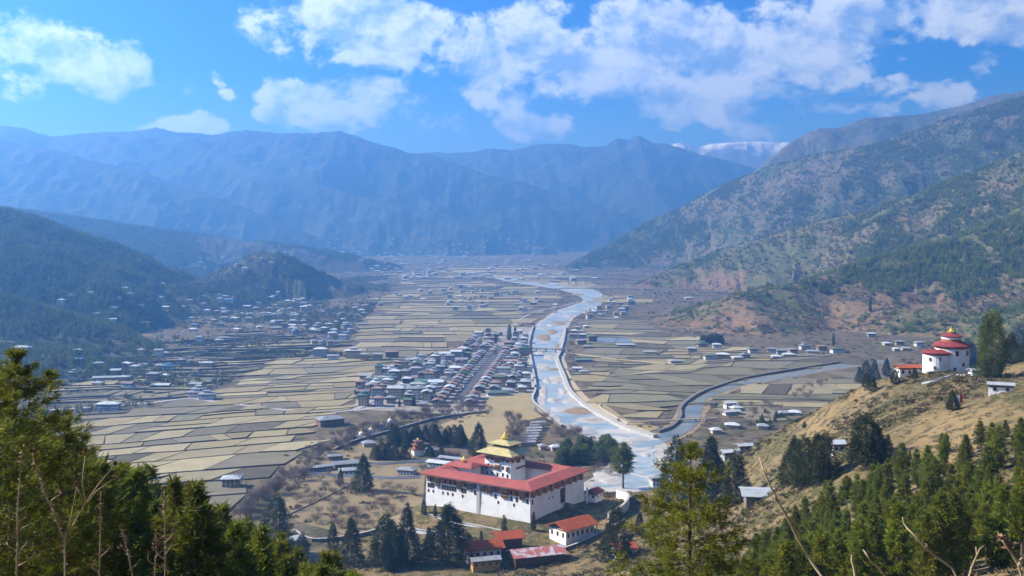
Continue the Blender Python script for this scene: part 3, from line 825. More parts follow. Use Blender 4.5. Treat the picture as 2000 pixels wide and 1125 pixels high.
MAIN = [((900, 532), (915, 530)), ((915, 537), (940, 533)), ((960, 542), (990, 539)), ((1000, 551), (1040, 547)), ((1055, 559), (1100, 555)), ((1100, 567), (1140, 562)), ((1132, 578), (1165, 569)), ((1140, 588), (1178, 581)), ((1118, 598), (1166, 597)), ((1092, 609), (1142, 609)),
        ((1060, 627), (1116, 622)), ((1041, 648), (1103, 645)), ((1036, 670), (1099, 672)), ((1037, 695), (1093, 700)), ((1043, 730), (1105, 735)), ((1048, 765), (1122, 770)), ((1062, 797), (1165, 805)), ((1098, 828), (1228, 838)), ((1170, 855), (1285, 856)), ((1215, 882), (1300, 886)),
        ((1205, 912), (1298, 915)), ((1165, 942), (1290, 946)), ((1130, 968), (1290, 975))]
SIDE = [((1276, 850), (1300, 868)), ((1317, 836), (1341, 847)), ((1334, 816), (1366, 828)), ((1335, 800), (1372, 808)), ((1349, 786), (1381, 782)), ((1375, 770), (1398, 773)), ((1416, 755), (1434, 760)), ((1453, 744), (1470, 750)), ((1500, 735), (1502, 745)), ((1560, 726), (1562, 735)), ((1640, 712), (1642, 721)), ((1740, 701), (1742, 708))]
tag(two_bank('riverbed', MAIN, M_GRAVEL, .25, grow=9, wob=6, seed=3), 'pale gravel bed along the main river', None, None, 'structure')
RIVER = tag(two_bank('river', MAIN, M_WATER, .50, grow=-4, wob=16, seed=5), 'pale blue braided river running down the valley', None, None, 'structure')
tag(two_bank('side_riverbed', SIDE, M_SCRUB, .33, grow=7, wob=5, seed=7), 'brown banks of the side river', None, None, 'structure')
tag(two_bank('side_river', SIDE, M_WATER2, .60, grow=-3, wob=4, seed=9), 'grey-green side river joining from the right', None, None, 'structure')
def bar(px, py, rx, ry, mt, seed, h=1.0, rot=0.0):
    """low gravel island with an uneven shore"""
    x, y = on_floor(px, py); k = y / F
    y1 = on_floor(px, py - ry)[1]; hy = abs(y1 - y); hx = rx * k
    vs = [(x, y, h)]; fs = []; n = 18
    for ring, (s, hh) in enumerate(((.45, h * .9), (.8, h * .5), (1.0, -.2))):
        for i in range(n):
            a = 2 * math.pi * i / n
            w = s * (.72 + .6 * float(vnoise(np.array([math.cos(a) * 1.6 + seed]), np.array([math.sin(a) * 1.6 + seed * 3]), seed)[0]))
            ex, ey = hx * w * math.cos(a), hy * w * math.sin(a)
            vs.append((x + ex * math.cos(rot) - ey * math.sin(rot), y + ex * math.sin(rot) + ey * math.cos(rot), hh))
    fz = float(floor_z(y)) + .5
    vs = [(a, b, c + fz) for a, b, c in vs]
    fs += [(0, 1 + i, 1 + (i + 1) % n) for i in range(n)]
    for r_ in range(2):
        for i in range(n):
            a = 1 + r_ * n + i; c = 1 + r_ * n + (i + 1) % n
            fs.append((a, a + n, c + n, c))
    return MB().add(vs, fs).build('gravel_bar', mt, RIVER, smooth=True)
for i, (px, py, rx, ry, mt) in enumerate([(1092, 631, 15, 4, M_SCRUB), (1080, 648, 10, 5, M_SCRUB), (1062, 660, 14, 7, M_SCRUB), (1090, 678, 8, 6, M_SCRUB), (1075, 700, 16, 5, M_GRAVEL), (1060, 718, 14, 4, M_GRAVEL), (1085, 742, 17, 9, M_GRAVEL), (1062, 765, 9, 12, M_GRAVEL), (1128, 803, 34, 7, M_SCRUB),
                                          (1118, 785, 20, 6, M_GRAVEL), (1160, 822, 40, 6, M_GRAVEL), (1100, 800, 26, 5, M_GRAVEL), (1215, 868, 28, 8, M_GRAVEL), (1190, 935, 30, 14, M_GRAVEL), (1128, 575, 12, 2, M_SCRUB), (1150, 590, 9, 2, M_SCRUB), (1060, 553, 14, 2, M_SCRUB), (1085, 610, 6, 2, M_SCRUB), (1240, 858, 30, 4, M_GRAVEL), (1055, 690, 9, 6, M_GRAVEL), (1080, 722, 12, 3, M_SCRUB), (1068, 745, 8, 5, M_GRAVEL), (1100, 765, 10, 6, M_GRAVEL), (1080, 782, 14, 5, M_GRAVEL), (1145, 838, 22, 4, M_GRAVEL), (1075, 636, 7, 3, M_GRAVEL), (1110, 617, 8, 2, M_GRAVEL), (1262, 890, 10, 4, M_GRAVEL)]):
    bar(px, py, rx, ry, mt, i + 2)

M_CONC = mat('pale_concrete', (.38, .365, .335), (.30, .285, .26), .4, rough=.9, coords='World')
M_STONE = mat('dark_stone_wall', (.12, .105, .085), (.19, .165, .13), .8, rough=.95, bump=.5, coords='World')
M_ASPH = mat('asphalt', (.060, .062, .068), (.078, .08, .085), .3, rough=.9, coords='World')
M_ROAD = mat('pale_road', (.33, .32, .31), (.27, .26, .25), .2, rough=.95, coords='World')
M_TRACK = mat('dirt_track', (.42, .33, .20), (.33, .26, .155), .2, rough=.95, coords='World')
M_PLAZA = mat('town_ground', (.21, .19, .165), (.28, .25, .21), .06, rough=.95, coords='World', wear=((.13, .12, .10), .05, .55))
M_LAWN = mat('dry_lawn', (.29, .225, .105), (.245, .19, .095), .05, rough=.95, coords='World', wear=((.24, .20, .09), .04, .56))
M_MEADOW = mat('winter_meadow', (.215, .165, .085), (.175, .135, .070), .035, rough=.95, coords='World', wear=((.12, .095, .052), .05, .52))
def sheet(name, poly, mt, lift, label, step=14.0, kind='structure'):
    """ground cover: outline in photo pixels on the floor, filled with a grid that follows the land"""
    P = [on_floor(*p) for p in poly]
    xs = [p[0] for p in P]; ys = [p[1] for p in P]
    bm = bmesh.new(); vv = [bm.verts.new((x, y, 0)) for x, y in P]; bm.faces.new(vv)
    for axis, lo, hi in ((0, min(xs), max(xs)), (1, min(ys), max(ys))):
        c = lo + step
        while c < hi:
            co = [0, 0, 0]; co[axis] = c; no = [0, 0, 0]; no[axis] = 1
            bmesh.ops.bisect_plane(bm, geom=bm.verts[:] + bm.edges[:] + bm.faces[:], plane_co=co, plane_no=no); c += step
    co = np.array([v.co[:] for v in bm.verts]); zz = height(co[:, 0], co[:, 1])
    for v, z in zip(bm.verts, zz): v.co.z = z + lift
    me = bpy.data.meshes.new(name); bm.normal_update()
    for f in bm.faces:
        if f.normal.z < 0: f.normal_flip()
    bm.to_mesh(me); bm.free(); me.materials.append(mt)
    return tag(link(name, me), label, None, None, kind)
sheet('town_ground', TOWN, M_PLAZA, .22, 'trodden grey ground under the town houses', 40)
sheet('lawn', [(945, 775), (1035, 768), (1038, 800), (1060, 815), (1000, 830), (950, 800)], M_LAWN, .45, 'yellow dry lawn between the town and the river', 30)
sheet('meadow', [(860, 830), (945, 800), (1010, 832), (990, 885), (930, 880), (880, 850)], M_LAWN, .42, 'dry yellow park lawn behind the fortress', 30)
sheet('orchard_meadow', [(560, 905), (640, 880), (720, 865), (800, 880), (830, 930), (826, 990), (800, 1040), (680, 1045), (580, 1020), (540, 960)], M_MEADOW, .30, 'dry brown orchard meadow beside the fortress', 25)
sheet('river_terrace', [(1145, 778), (1180, 806), (1262, 846), (1320, 824), (1326, 800), (1300, 838), (1225, 820), (1165, 780)], M_LAWN, .38, 'dry grass terrace between river and fields', 30)
tag(strip('main_road', FL((90, 802), (200, 795), (300, 787), (372, 779), (430, 787), (520, 797), (600, 805), (680, 803), (715, 790), (745, 768)), 7.5, M_ROAD, .75), 'pale road crossing the fields to the town', None, None, 'structure')
tag(strip('main_street', [(-66, 1165), (-60, 1260), (-50, 1380), (-38, 1500), (-26, 1640), (-20, 1760)], 15, M_ASPH, .40), 'dark asphalt main street through the town', None, None, 'structure')
tag(strip('town_road', FL((690, 803), (780, 792), (890, 785), (960, 775), (1000, 770)), 8, M_ROAD, .55), 'pale road along the lower edge of the town', None, None, 'structure')
tag(strip('river_path', FL((1092, 695), (1106, 728), (1122, 755), (1150, 785), (1200, 815), (1265, 846)), 8, M_TRACK, .62), 'sandy track beside the right bank of the river', None, None, 'structure')
tag(strip('far_road', FL((1000, 655), (1008, 630), (1040, 612), (1090, 600), (1130, 590)), 7, M_ROAD, .8), 'pale road leaving the town upriver', None, None, 'structure')
tag(strip('bridge_approach', FL((1110, 690), (1180, 700), (1240, 706), (1300, 712)), 5, M_TRACK, 1.6), 'narrow track from the bridge between fields', None, None, 'structure')
wall('river_embankment', FL((1041, 640), (1034, 668), (1034, 686), (1040, 720), (1046, 760), (1040, 785), (1062, 806), (1098, 836)), 3.2, 2.2, M_STONE, label='dark stone embankment along the town bank of the river', cap=M_CONC)
wall('concrete_embankment', FL((1104, 640), (1100, 665), (1093, 690), (1088, 704), (1100, 735), (1112, 765), (1140, 793), (1170, 812), (1225, 840), (1280, 856)), 3.4, 5.0, M_CONC, label='pale concrete embankment along the fields bank of the river', cap=M_CONC)
wall('side_embankment', FL((1284, 846), (1312, 835), (1328, 816), (1328, 800), (1342, 785), (1372, 767), (1414, 752), (1450, 741), (1498, 732), (1558, 722), (1640, 709)), 3.0, 4.5, M_STONE, label='dark brown bank along the fields side of the side river')
wall('terrace_kerb', FL((1172, 790), (1176, 800), (1220, 826), (1225, 831)), 1.6, 1.4, M_CONC, label='short pale kerb wall beside the river track')

# ---- the road bridge and the footbridge
def bridge(name, a, b, width, z, piers, mt, label, rail):
    root = empty(name, (0, 0, 0)); a = np.array(a); b = np.array(b); d = b - a; L = np.linalg.norm(d); u = d / L; nn = np.array([-u[1], u[0]])
    o = (*(a - nn * width / 2), z); U = np.array([u[0] * L, u[1] * L, 0]); Nn = np.array([nn[0], nn[1], 0])
    MB().obox(o, U, Nn * width, (0, 0, .9)).build('deck', mt, root)
    for s in (0, 1):
        base = np.array(o) + Nn * (width - .3) * s + np.array([0, 0, .9])
        rb = MB().obox(base + np.array([0, 0, rail - .2]), U, Nn * .3, (0, 0, .2))
        for k in range(17):
            rb.obox(base + U * (k / 16) * .995, u_3(u) * .3, Nn * .3, (0, 0, rail - .2))
        rb.build('railing', M_CONC, root)
    for k in range(piers):
        t = (k + 1) / (piers + 1)
        c = np.array(o) + U * t + Nn * width * .1
        MB().obox(c + np.array([0, 0, -z - 1]), u_3(u) * 1.6, Nn * width * .8, (0, 0, z + 1.0)).build('pier', M_CONC, root)
    return tag(root, label, 'bridge')
def u_3(u): return np.array([u[0], u[1], 0.0])
pa, pb = on_floor(1028, 687), on_floor(1122, 689)
bridge('road_bridge', pa, pb, 8, 5.0, 4, M_STONE, 'long low road bridge across the river beside the town', 1.3)
pa, pb = on_floor(1226, 831), on_floor(1400, 822)
bridge('footbridge', pa, pb, 3, 2.6, 3, M_TRACK, 'thin footbridge over the mouth of the side river', 1.1)

# ------------------------------------------------------------------ buildings
M_WHITE = mat('whitewash', (.80, .79, .76), (.71, .70, .67), .12, rough=.9, bump=.08, bscale=1.0, wear=((.58, .55, .50), .16, .58))
M_WOOD = mat('dark_timber', (.085, .042, .022), (.12, .062, .03), 1.0, rough=.75)
M_TIMBER = mat('painted_timber', (.23, .115, .045), (.30, .17, .07), 1.5, rough=.7)
M_KEMAR = mat('red_ochre_band', (.30, .105, .050), (.36, .15, .07), .4, rough=.9)
M_PANE = mat('dark_window', (.020, .018, .020), None, rough=.25, spec=.5)
M_RED = mat('red_sheet_roof', (.32, .092, .078), (.26, .075, .062), .10, rough=.9, spec=.08, bump=.12, bscale=1.5, wear=((.22, .085, .075), .12, .55))
M_RED2 = mat('crimson_roof', (.22, .046, .046), (.175, .038, .038), .15, rough=.8, spec=.1, wear=((.46, .13, .12), .2, .62))
M_RUST = mat('rust_red_roof', (.34, .080, .034), (.26, .065, .030), .2, rough=.85, spec=.1, wear=((.26, .10, .06), .25, .58))
M_GOLD = mat('gilded_roof', (.44, .37, .155), (.34, .30, .14), .3, rough=.6, spec=.25, wear=((.22, .19, .09), .35, .58))
M_GOLD2 = mat('gold_finial', (.85, .58, .07), None, rough=.3, metal=.6)
M_EAVE = mat('pale_eave_board', (.66, .62, .55), None, rough=.85)
M_FLAGW = mat('white_cloth', (.78, .78, .80), None, rough=.9, trans=.3)

def hip_roof(b, w, d, z, rise, over, th=.35, ridge=None, mi=0, edge=1):
    """hipped roof plate on a w x d plan centred at the origin; ridge along x"""
    hw, hd = w / 2 + over, d / 2 + over
    rl = max(.1, (hw - hd)) if ridge is None else ridge / 2
    c = [(-hw, -hd, z), (hw, -hd, z), (hw, hd, z), (-hw, hd, z)]
    r0, r1 = (-rl, 0, z + rise), (rl, 0, z + rise)
    b.slab([c[0], c[1], r1, r0], th, mi); b.slab([c[2], c[3], r0, r1], th, mi)
    b.slab([c[1], c[2], r1], th, mi); b.slab([c[3], c[0], r0], th, mi)
def gable_roof(b, w, d, z, rise, over, th=.3, mi=0):
    hw, hd = w / 2 + over, d / 2 + over
    b.slab([(-hw, -hd, z), (hw, -hd, z), (hw, 0, z + rise), (-hw, 0, z + rise)], th, mi)
    b.slab([(hw, hd, z), (-hw, hd, z), (-hw, 0, z + rise), (hw, 0, z + rise)], th, mi)

# ---- the fortress
FZ = 14.0
fort = empty('fortress', (11.7, 634.0, FZ))
N2, L2, R2 = np.array([0., 0.]), np.array([-71.1, 45.0]), np.array([38.8, 53.0])
B2 = L2 + R2
eu = L2 / np.linalg.norm(L2); ev = R2 / np.linalg.norm(R2)
LU, LV = np.linalg.norm(L2), np.linalg.norm(R2)
def fp(u, v): return N2 + eu * u + ev * v                       # plan point: metres along the long and the short side
HW = 22.0                                                       # eave height
def wing(b, u0, u1, v0, v1, z0, z1, bat=.9, mi=0):
    """battered block on the fort's skewed plan"""
    lo = [fp(u0, v0), fp(u1, v0), fp(u1, v1), fp(u0, v1)]; t = bat
    hi = [fp(u0 + t, v0 + t), fp(u1 - t, v0 + t), fp(u1 - t, v1 - t), fp(u0 + t, v1 - t)]
    b.add([(*p, z0) for p in lo] + [(*p, z1) for p in hi], [(0, 1, 2, 3), (7, 6, 5, 4), (1, 0, 4, 5), (2, 1, 5, 6), (3, 2, 6, 7), (0, 3, 7, 4)], mi)
WD = 13.5
for (nm, a) in (('front_wall', (0, LU, 0, WD)), ('gate_wall', (0, WD, WD - 1.2, LV)), ('rear_wall', (WD - 1.2, LU, LV - WD, LV)), ('end_wall', (LU - WD, LU, WD - 1.2, LV - WD + 1.2))):
    b = MB(); wing(b, *a, -8, HW); b.build(nm, M_WHITE, fort)
def fort_roof(name, pts_eave, pts_ridge, parent, mt, th=.55):
    b = MB(); b.slab([*pts_eave, *pts_ridge], th); return b.build(name, mt, parent)
OV = 3.0; RZ = HW + 3.2; EZ = HW + .55
e = lambda u, v, z: (*fp(u, v), z)
oc = [e(-OV, -OV, EZ), e(LU + OV, -OV, EZ), e(LU + OV, LV + OV, EZ), e(-OV, LV + OV, EZ)]
h = WD / 2
rc = [e(h, h, RZ), e(LU - h, h, RZ), e(LU - h, LV - h, RZ), e(h, LV - h, RZ)]
i_ = WD + 2.0
ic = [e(i_, i_, EZ + .3), e(LU - i_, i_, EZ + .3), e(LU - i_, LV - i_, EZ + .3), e(i_, LV - i_, EZ + .3)]
for k in range(4):
    k2 = (k + 1) % 4
    fort_roof('roof_slope', [oc[k2], oc[k]], [rc[k], rc[k2]], fort, M_RED)
    fort_roof('roof_slope', [ic[k], ic[k2]], [rc[k2], rc[k]], fort, M_RED)
# pale eave line under the outer roof
for k in range(4):
    k2 = (k + 1) % 4
    a = np.array(oc[k]); c = np.array(oc[k2]); m = np.array(e(LU / 2, LV / 2, EZ)); ia = a + (m - a) * .035; icc = c + (m - c) * .035
    b = MB(); b.add([tuple(ia - [0, 0, 1.25]), tuple(icc - [0, 0, 1.25]), tuple(icc - [0, 0, .62]), tuple(ia - [0, 0, .62]), tuple(ia + (m - ia) * .03 - [0, 0, 1.25]), tuple(icc + (m - icc) * .03 - [0, 0, 1.25]), tuple(icc + (m - icc) * .03 - [0, 0, .62]), tuple(ia + (m - ia) * .03 - [0, 0, .62])],
                [(0, 1, 2, 3), (5, 4, 7, 6), (0, 4, 5, 1), (3, 2, 6, 7), (1, 5, 6, 2), (4, 0, 3, 7)])
    b.build('eave_board', M_EAVE, fort)
# raised roofs over the left end of the court
for (u0, u1, v0, v1, zz, gl_) in ((LU - 24, LU - 4, 18, 30, 25.2, True), (LU - 30, LU - 6, 34, 46, 24.6, False), (LU - 46, LU - 30, 40, 50, 24.0, False)):
    b = MB(); wing(b, u0, u1, v0, v1, 0, zz, .2); w_ = b.build('chapel_wall', M_WHITE, fort)
    ov = 1.8; um, vm = (u0 + u1) / 2, (v0 + v1) / 2; rl = (u1 - u0) / 2 - 3
    A, B_, C_, D_ = e(u0 - ov, v0 - ov, zz), e(u1 + ov, v0 - ov, zz), e(u1 + ov, v1 + ov, zz), e(u0 - ov, v1 + ov, zz)
    r0, r1 = e(um - rl, vm, zz + 2.4), e(um + rl, vm, zz + 2.4)
    b = MB(); b.slab([B_, A, r0, r1], .4); b.slab([D_, C_, r1, r0], .4); b.slab([A, D_, r0], .4); b.slab([C_, B_, r1], .4)
    b.build('chapel_roof', M_RED, fort)
    if gl_:
        c = fp(um, vm); f_ = MB()
        f_.lathe([(1.9, zz + 2.2), (1.9, zz + 3.4), (2.6, zz + 3.5), (.6, zz + 4.4), (.7, zz + 4.9), (.25, zz + 5.6), (.05, zz + 7.0)], 10, c[0], c[1]); f_.build('finial', M_GOLD2, fort)
# windows of the two outer faces; face frame: origin, along, outward
def face_frame(u0v0, along, out): return np.array(u0v0), np.array(along), np.array(out)
outU = np.array([eu[1], -eu[0]]); outU = outU if np.dot(outU, ev) < 0 else -outU
outV = np.array([ev[1], -ev[0]]); outV = outV if np.dot(outV, eu) < 0 else -outV
def on_face(o, al, out, s, z, w, hh, dep, bat=.9, H0=-8, H1=HW):
    """corner + axes of a little box sitting on a battered face"""
    inset = bat * (z - H0) / (H1 - H0)
    p = o + al * (s - w / 2) - out * (inset + .15)
    return (p[0], p[1], z), (al[0] * w, al[1] * w, 0), (out[0] * (dep + .15), out[1] * (dep + .15), 0), (0, 0, hh)
def fort_window(o, al, out, s, z, w, hh, parent, bat=.9, H0=-8, H1=HW, timber=False):
    if timber:
        r = MB(); r.obox(*on_face(o, al, out, s, z, w, hh, .9, bat, H0, H1)); root = r.build('timber_bay', M_TIMBER, parent)
        p = MB(); n = max(2, int(w / 1.3)); rows = max(1, int(hh / 1.9))
        for k in range(n):
            for j in range(rows):
                p.obox(*on_face(o, al, out, s - w / 2 + (k + .5) * w / n, z + .35 + j * (hh - .3) / rows, w / n * .6, (hh - .3) / rows * .62, .98, bat, H0, H1))
        tag(p.build('pane', M_PANE, root), kind='stuff')
        t = MB(); t.obox(*on_face(o, al, out, s, z + hh + .02, w + .7, .35, 1.25, bat, H0, H1)); t.build('cornice', M_EAVE, root)
        return root
    r = MB(); r.obox(*on_face(o, al, out, s, z, w, hh, .22, bat, H0, H1)); root = r.build('window', M_WOOD, parent)
    p = MB(); p.obox(*on_face(o, al, out, s, z + .2, w * .6, hh - .55, .27, bat, H0, H1)); p.build('pane', M_PANE, root)
    return root
def band(o, al, out, s0, s1, z0, z1, dep, mt, parent, name, bat=.9, H0=-8, H1=HW):
    b = MB(); b.obox(*on_face(o, al, out, (s0 + s1) / 2, z0, s1 - s0, z1 - z0, dep, bat, H0, H1)); return b.build(name, mt, parent)
oF = (fp(0, 0), eu, outU)                                        # long face, measured from the near corner
band(*oF, 1.2, LU * .46, 16.6, 20.4, .10, M_KEMAR, fort, 'ochre_band')
band(*oF, LU * .50, LU - 1.2, 16.9, 20.6, .10, M_KEMAR, fort, 'ochre_band')
for k in range(40):
    s = 2.6 + k * (LU - 5.2) / 39
    if abs(s / LU - .48) < .025: continue
    big = [(.075, 3.4, 5.6), (.235, 4.6, 6.2), (.375, 3.8, 5.0), (.435, 3.0, 4.4), (.56, 5.0, 4.6), (.665, 3.6, 5.4), (.875, 3.0, 6.0)]
    if any(abs(s - f_ * LU) < w_ / 2 + .8 for f_, w_, _ in big): continue
    if k % 2 == 0: fort_window(*oF, s, 17.2, 1.7, 2.7, fort)
    if s > LU * .5 or k % 2 == 0: fort_window(*oF, s, 13.0, 1.5, 3.0, fort)
    if k % 2 == 1: fort_window(*oF, s, 9.8, 1.0, 1.9, fort)
for f_, w_, hh in big: fort_window(*oF, f_ * LU, 20.4 - hh, w_, hh, fort, timber=True)
band(*oF, LU * .465, LU * .495, -6, 20.5, -.02, mat('recess_shade_tone', (.42, .41, .40)), fort, 'recess_shade_strip')  # grey strip on the solid wall; a recess's shade is put into its colour
band(*oF, 1.0, LU - 1.0, 20.75, 21.5, .18, M_WHITE, fort, 'dentil_course')
oG = (fp(0, 0), ev, outV)
band(*oG, 1.2, LV - 1.2, 16.9, 20.6, .10, M_KEMAR, fort, 'ochre_band')
band(*oG, 1.0, LV - 1.0, 20.75, 21.5, .18, M_WHITE, fort, 'dentil_course')
for k in range(9):
    fort_window(*oG, 4 + k * (LV - 8) / 8, 16.4, 3.0 if k % 2 else 2.4, 3.8, fort, timber=True)
fort_window(*oG, 3.2, 12.2, 1.4, 3.0, fort)
for s in (22, 26): fort_window(*oG, s, 11.5, .8, 1.2, fort)
gate = MB().obox(*on_face(*oG, 38, 6, 5.0, 9.5, .5)); gt = gate.build('gate_porch', M_WOOD, fort)
MB().obox(*on_face(*oG, 38, 6.6, 3.0, 6.5, .6)).build('gate_opening', M_PANE, gt)
# stair down from the gate
for k in range(9):
    c = fp(0, 0) + ev * (39 + k * 2.0) + outV * (.3)
    MB().obox((c[0], c[1], 5.4 - k * .75 - 4), (ev[0] * 2.0, ev[1] * 2.0, 0), (outV[0] * 4, outV[1] * 4, 0), (0, 0, 4.0)).build('gate_step', M_STONE, fort)
# the central tower
TF = np.array([-.7, 679.0]) - np.array([11.7, 634.0])
tu = np.array([-19.7, 14.7]); tv = np.array([11.1, 14.7]); TU, TV = np.linalg.norm(tu), np.linalg.norm(tv); tu /= TU; tv /= TV
TZ = 33.0
def tp(u, v): return TF + tu * u + tv * v
def tblock(b, g_, z0, z1, bat, u0=0., u1=None, v0=0., v1=None):
    u1 = TU if u1 is None else u1; v1 = TV if v1 is None else v1
    lo = [tp(u0 - g_, v0 - g_), tp(u1 + g_, v0 - g_), tp(u1 + g_, v1 + g_), tp(u0 - g_, v1 + g_)]; t = bat - g_
    hi = [tp(u0 + t, v0 + t), tp(u1 - t, v0 + t), tp(u1 - t, v1 - t), tp(u0 + t, v1 - t)]
    b.add([(*p, z0) for p in lo] + [(*p, z1) for p in hi], [(0, 1, 2, 3), (7, 6, 5, 4), (1, 0, 4, 5), (2, 1, 5, 6), (3, 2, 6, 7), (0, 3, 7, 4)])
b = MB(); tblock(b, 0, -3, TZ, 1.2); tower = b.build('central_tower', M_WHITE, fort)
to = np.array([tu[1], -tu[0]]); to = to if np.dot(to, tv) < 0 else -to
to2 = np.array([tv[1], -tv[0]]); to2 = to2 if np.dot(to2, tu) < 0 else -to2
TA = dict(bat=1.2, H0=-3, H1=TZ)
fA, fB = (tp(0, 0), tu, to), (tp(0, 0), tv, to2)
for fr_, Ln in ((fA, TU), (fB, TV)):
    b = MB(); b.obox(*on_face(*fr_, Ln / 2, TZ - 3.9, Ln - 2.3, 3.1, .12, **TA)); b.build('ochre_band', M_KEMAR, tower)
    b = MB(); b.obox(*on_face(*fr_, Ln / 2, TZ - .7, Ln - 2.2, .6, .3, **TA)); b.build('dentil_course', M_EAVE, tower)
for s, w_, z, hh in ((3.6, 1.8, 28.6, 2.8), (12.3, 4.4, 27.6, 3.8), (21.0, 1.8, 28.6, 2.8), (12.3, 4.0, 22.8, 3.4), (3.6, 1.5, 22.4, 3.4), (21.0, 1.5, 22.4, 3.4)):
    fort_window(*fA, s, z, w_, hh, tower, timber=True, **TA)
for s, z in ((7.6, 28.4), (17.0, 28.4), (7.6, 23.2), (17.0, 23.2), (7.6, 18.6), (12.3, 18.2), (17.0, 18.6), (3.6, 18.2), (21.0, 18.2), (17.4, 14.0), (21.0, 13.6), (5.0, 13.6)):
    fort_window(*fA, s, z, 1.2, 2.4, tower, **TA)
for s, w_, z, hh in ((3.0, 1.6, 28.4, 3.0), (9.2, 3.6, 27.6, 3.8), (15.4, 1.6, 28.4, 3.0)):
    fort_window(*fB, s, z, w_, hh, tower, timber=True, **TA)
def pyramid(u0, u1, v0, v1, z, rise, frac, th, mt, name, parent):
    """four-sided sloping roof whose slopes meet a small rectangle"""
    um, vm = (u0 + u1) / 2, (v0 + v1) / 2
    lo = [tp(u0, v0), tp(u1, v0), tp(u1, v1), tp(u0, v1)]
    hi = [tp(um + (a - um) * frac, vm + (c - vm) * frac) for a, c in ((u0, v0), (u1, v0), (u1, v1), (u0, v1))]
    for k in range(4):
        k2 = (k + 1) % 4
        b = MB(); b.slab([(*lo[k2], z), (*lo[k], z), (*hi[k], z + rise), (*hi[k2], z + rise)], th); b.build(name, mt, parent)
    return um, vm
b = MB(); tblock(b, 0, TZ, TZ + .5, .0, -1.2, TU + 1.2, -1.2, TV + 1.2); b.build('eave_board', M_EAVE, tower)
pyramid(-3.4, TU + 3.4, -3.4, TV + 3.4, TZ + .95, 4.2, .42, .4, M_GOLD, 'gilded_roof_slope', tower)
b = MB(); tblock(b, 0, TZ + 3.6, TZ + 7.0, 0, 6.2, TU - 6.2, 4.6, TV - 4.6); b.build('lantern_storey', M_WOOD, tower)
pyramid(2.4, TU - 2.4, 1.6, TV - 1.6, TZ + 7.0, 2.9, .12, .35, M_GOLD, 'gilded_roof_slope', tower)
c = tp(TU / 2, TV / 2); zz = TZ + 9.4
f_ = MB().lathe([(2.6, zz - .4), (2.6, zz + 1.0), (3.1, zz + 1.2), (.9, zz + 2.6), (1.1, zz + 3.0), (.5, zz + 3.6), (.6, zz + 4.2), (.2, zz + 5.0), (.05, zz + 6.6)], 12, c[0], c[1]); f_.build('finial', M_GOLD2, tower)
tag(fort, 'huge white fortress with red roofs and a gilded central tower', 'fortress')
# terraces below the fortress
def W(*pts): return list(pts)
wall('terrace_wall', W((-68, 683), (-74, 668), (-66, 650), (-50, 640), (-30, 628), (-10, 618), (6, 612)), 5.5, 1.2, M_WHITE, label='whitewashed retaining wall curving below the fortress front', cap=M_CONC, sink=6, base=2.0)
wall('upper_terrace_wall', W((-60, 670), (-40, 652), (-18, 637), (0, 625), (10, 621)), 2.4, 1.0, M_WHITE, label='lower pale wall at the very foot of the fortress front', cap=M_CONC, sink=6, base=9.5)
wall('garden_wall', W((22, 590), (38, 600), (60, 622), (72, 640)), 1.6, 1.0, M_STONE, label='grey stone wall climbing beside the lawn below the red-roofed hall', cap=M_CONC)
wall('approach_wall', W((62, 640), (74, 660), (80, 684), (74, 702)), 6.0, 1.2, M_WHITE, label='white retaining wall under the small red-roofed gatehouse', cap=M_CONC, sink=6)

# ---- the round watchtower on the spur
wc = at(1858, 724, 580); wz = H(wc[0], wc[1]) - .5
watch = empty('watchtower', (wc[0], wc[1], wz))
MB().lathe([(10.2, -5), (9.6, 5), (9.2, 15.4)], 32).build('drum', M_WHITE, watch, smooth=False)
MB().lathe([(9.32, 15.42), (9.32, 16.9)], 32).build('ochre_band', M_KEMAR, watch)
MB().lathe([(10.7, 16.8), (10.7, 17.1), (5.9, 19.5), (5.2, 19.5), (5.2, 19.3), (10.3, 16.6)], 32).build('lower_roof', M_RED2, watch)
up = MB().lathe([(5.4, 19.4), (5.4, 20.8)], 24).build('lantern_drum', M_KEMAR, watch)
MB().lathe([(5.5, 20.82), (5.5, 22.4)], 24).build('lantern_gallery', M_WHITE, watch)
MB().lathe([(6.3, 22.3), (6.3, 22.5), (1.2, 24.4), (1.0, 24.4), (5.9, 22.0)], 24).build('upper_roof', M_RED2, watch)
MB().lathe([(1.5, 24.2), (1.5, 24.8), (2.2, 25.0), (1.0, 25.7), (.8, 26.2), (.3, 26.8), (.05, 28.0)], 12).build('finial', M_GOLD2, watch)
wx = at(1829, 724, 577) - wc
MB().lathe([(8.0, -5), (7.6, 4), (7.4, 12.0)], 28, wx[0], wx[1]).build('side_drum', M_WHITE, watch)
MB().lathe([(7.5, 12.02), (7.5, 13.2)], 28, wx[0], wx[1]).build('ochre_band', M_KEMAR, watch)
MB().lathe([(8.8, 13.1), (8.8, 13.4), (3.0, 15.2), (2.8, 14.6), (8.3, 12.9)], 28, wx[0], wx[1]).build('side_roof', M_RED2, watch)
def drum_window(cx, cy_, r, ang, z, w_, hh):
    a = R(ang); out = np.array([math.sin(a), -math.cos(a)]); al = np.array([math.cos(a), math.sin(a)])
    p = np.array([cx, cy_]) + out * (r - .5) - al * w_ / 2
    o = MB().obox((p[0], p[1], z), (al[0] * w_, al[1] * w_, 0), (out[0] * .8, out[1] * .8, 0), (0, 0, hh)).build('window', M_TIMBER, watch)
    p2 = np.array([cx, cy_]) + out * (r - .4) - al * w_ * .32
    MB().obox((p2[0], p2[1], z + .3), (al[0] * w_ * .64, al[1] * w_ * .64, 0), (out[0] * .78, out[1] * .78, 0), (0, 0, hh - .7)).build('pane', M_PANE, o)
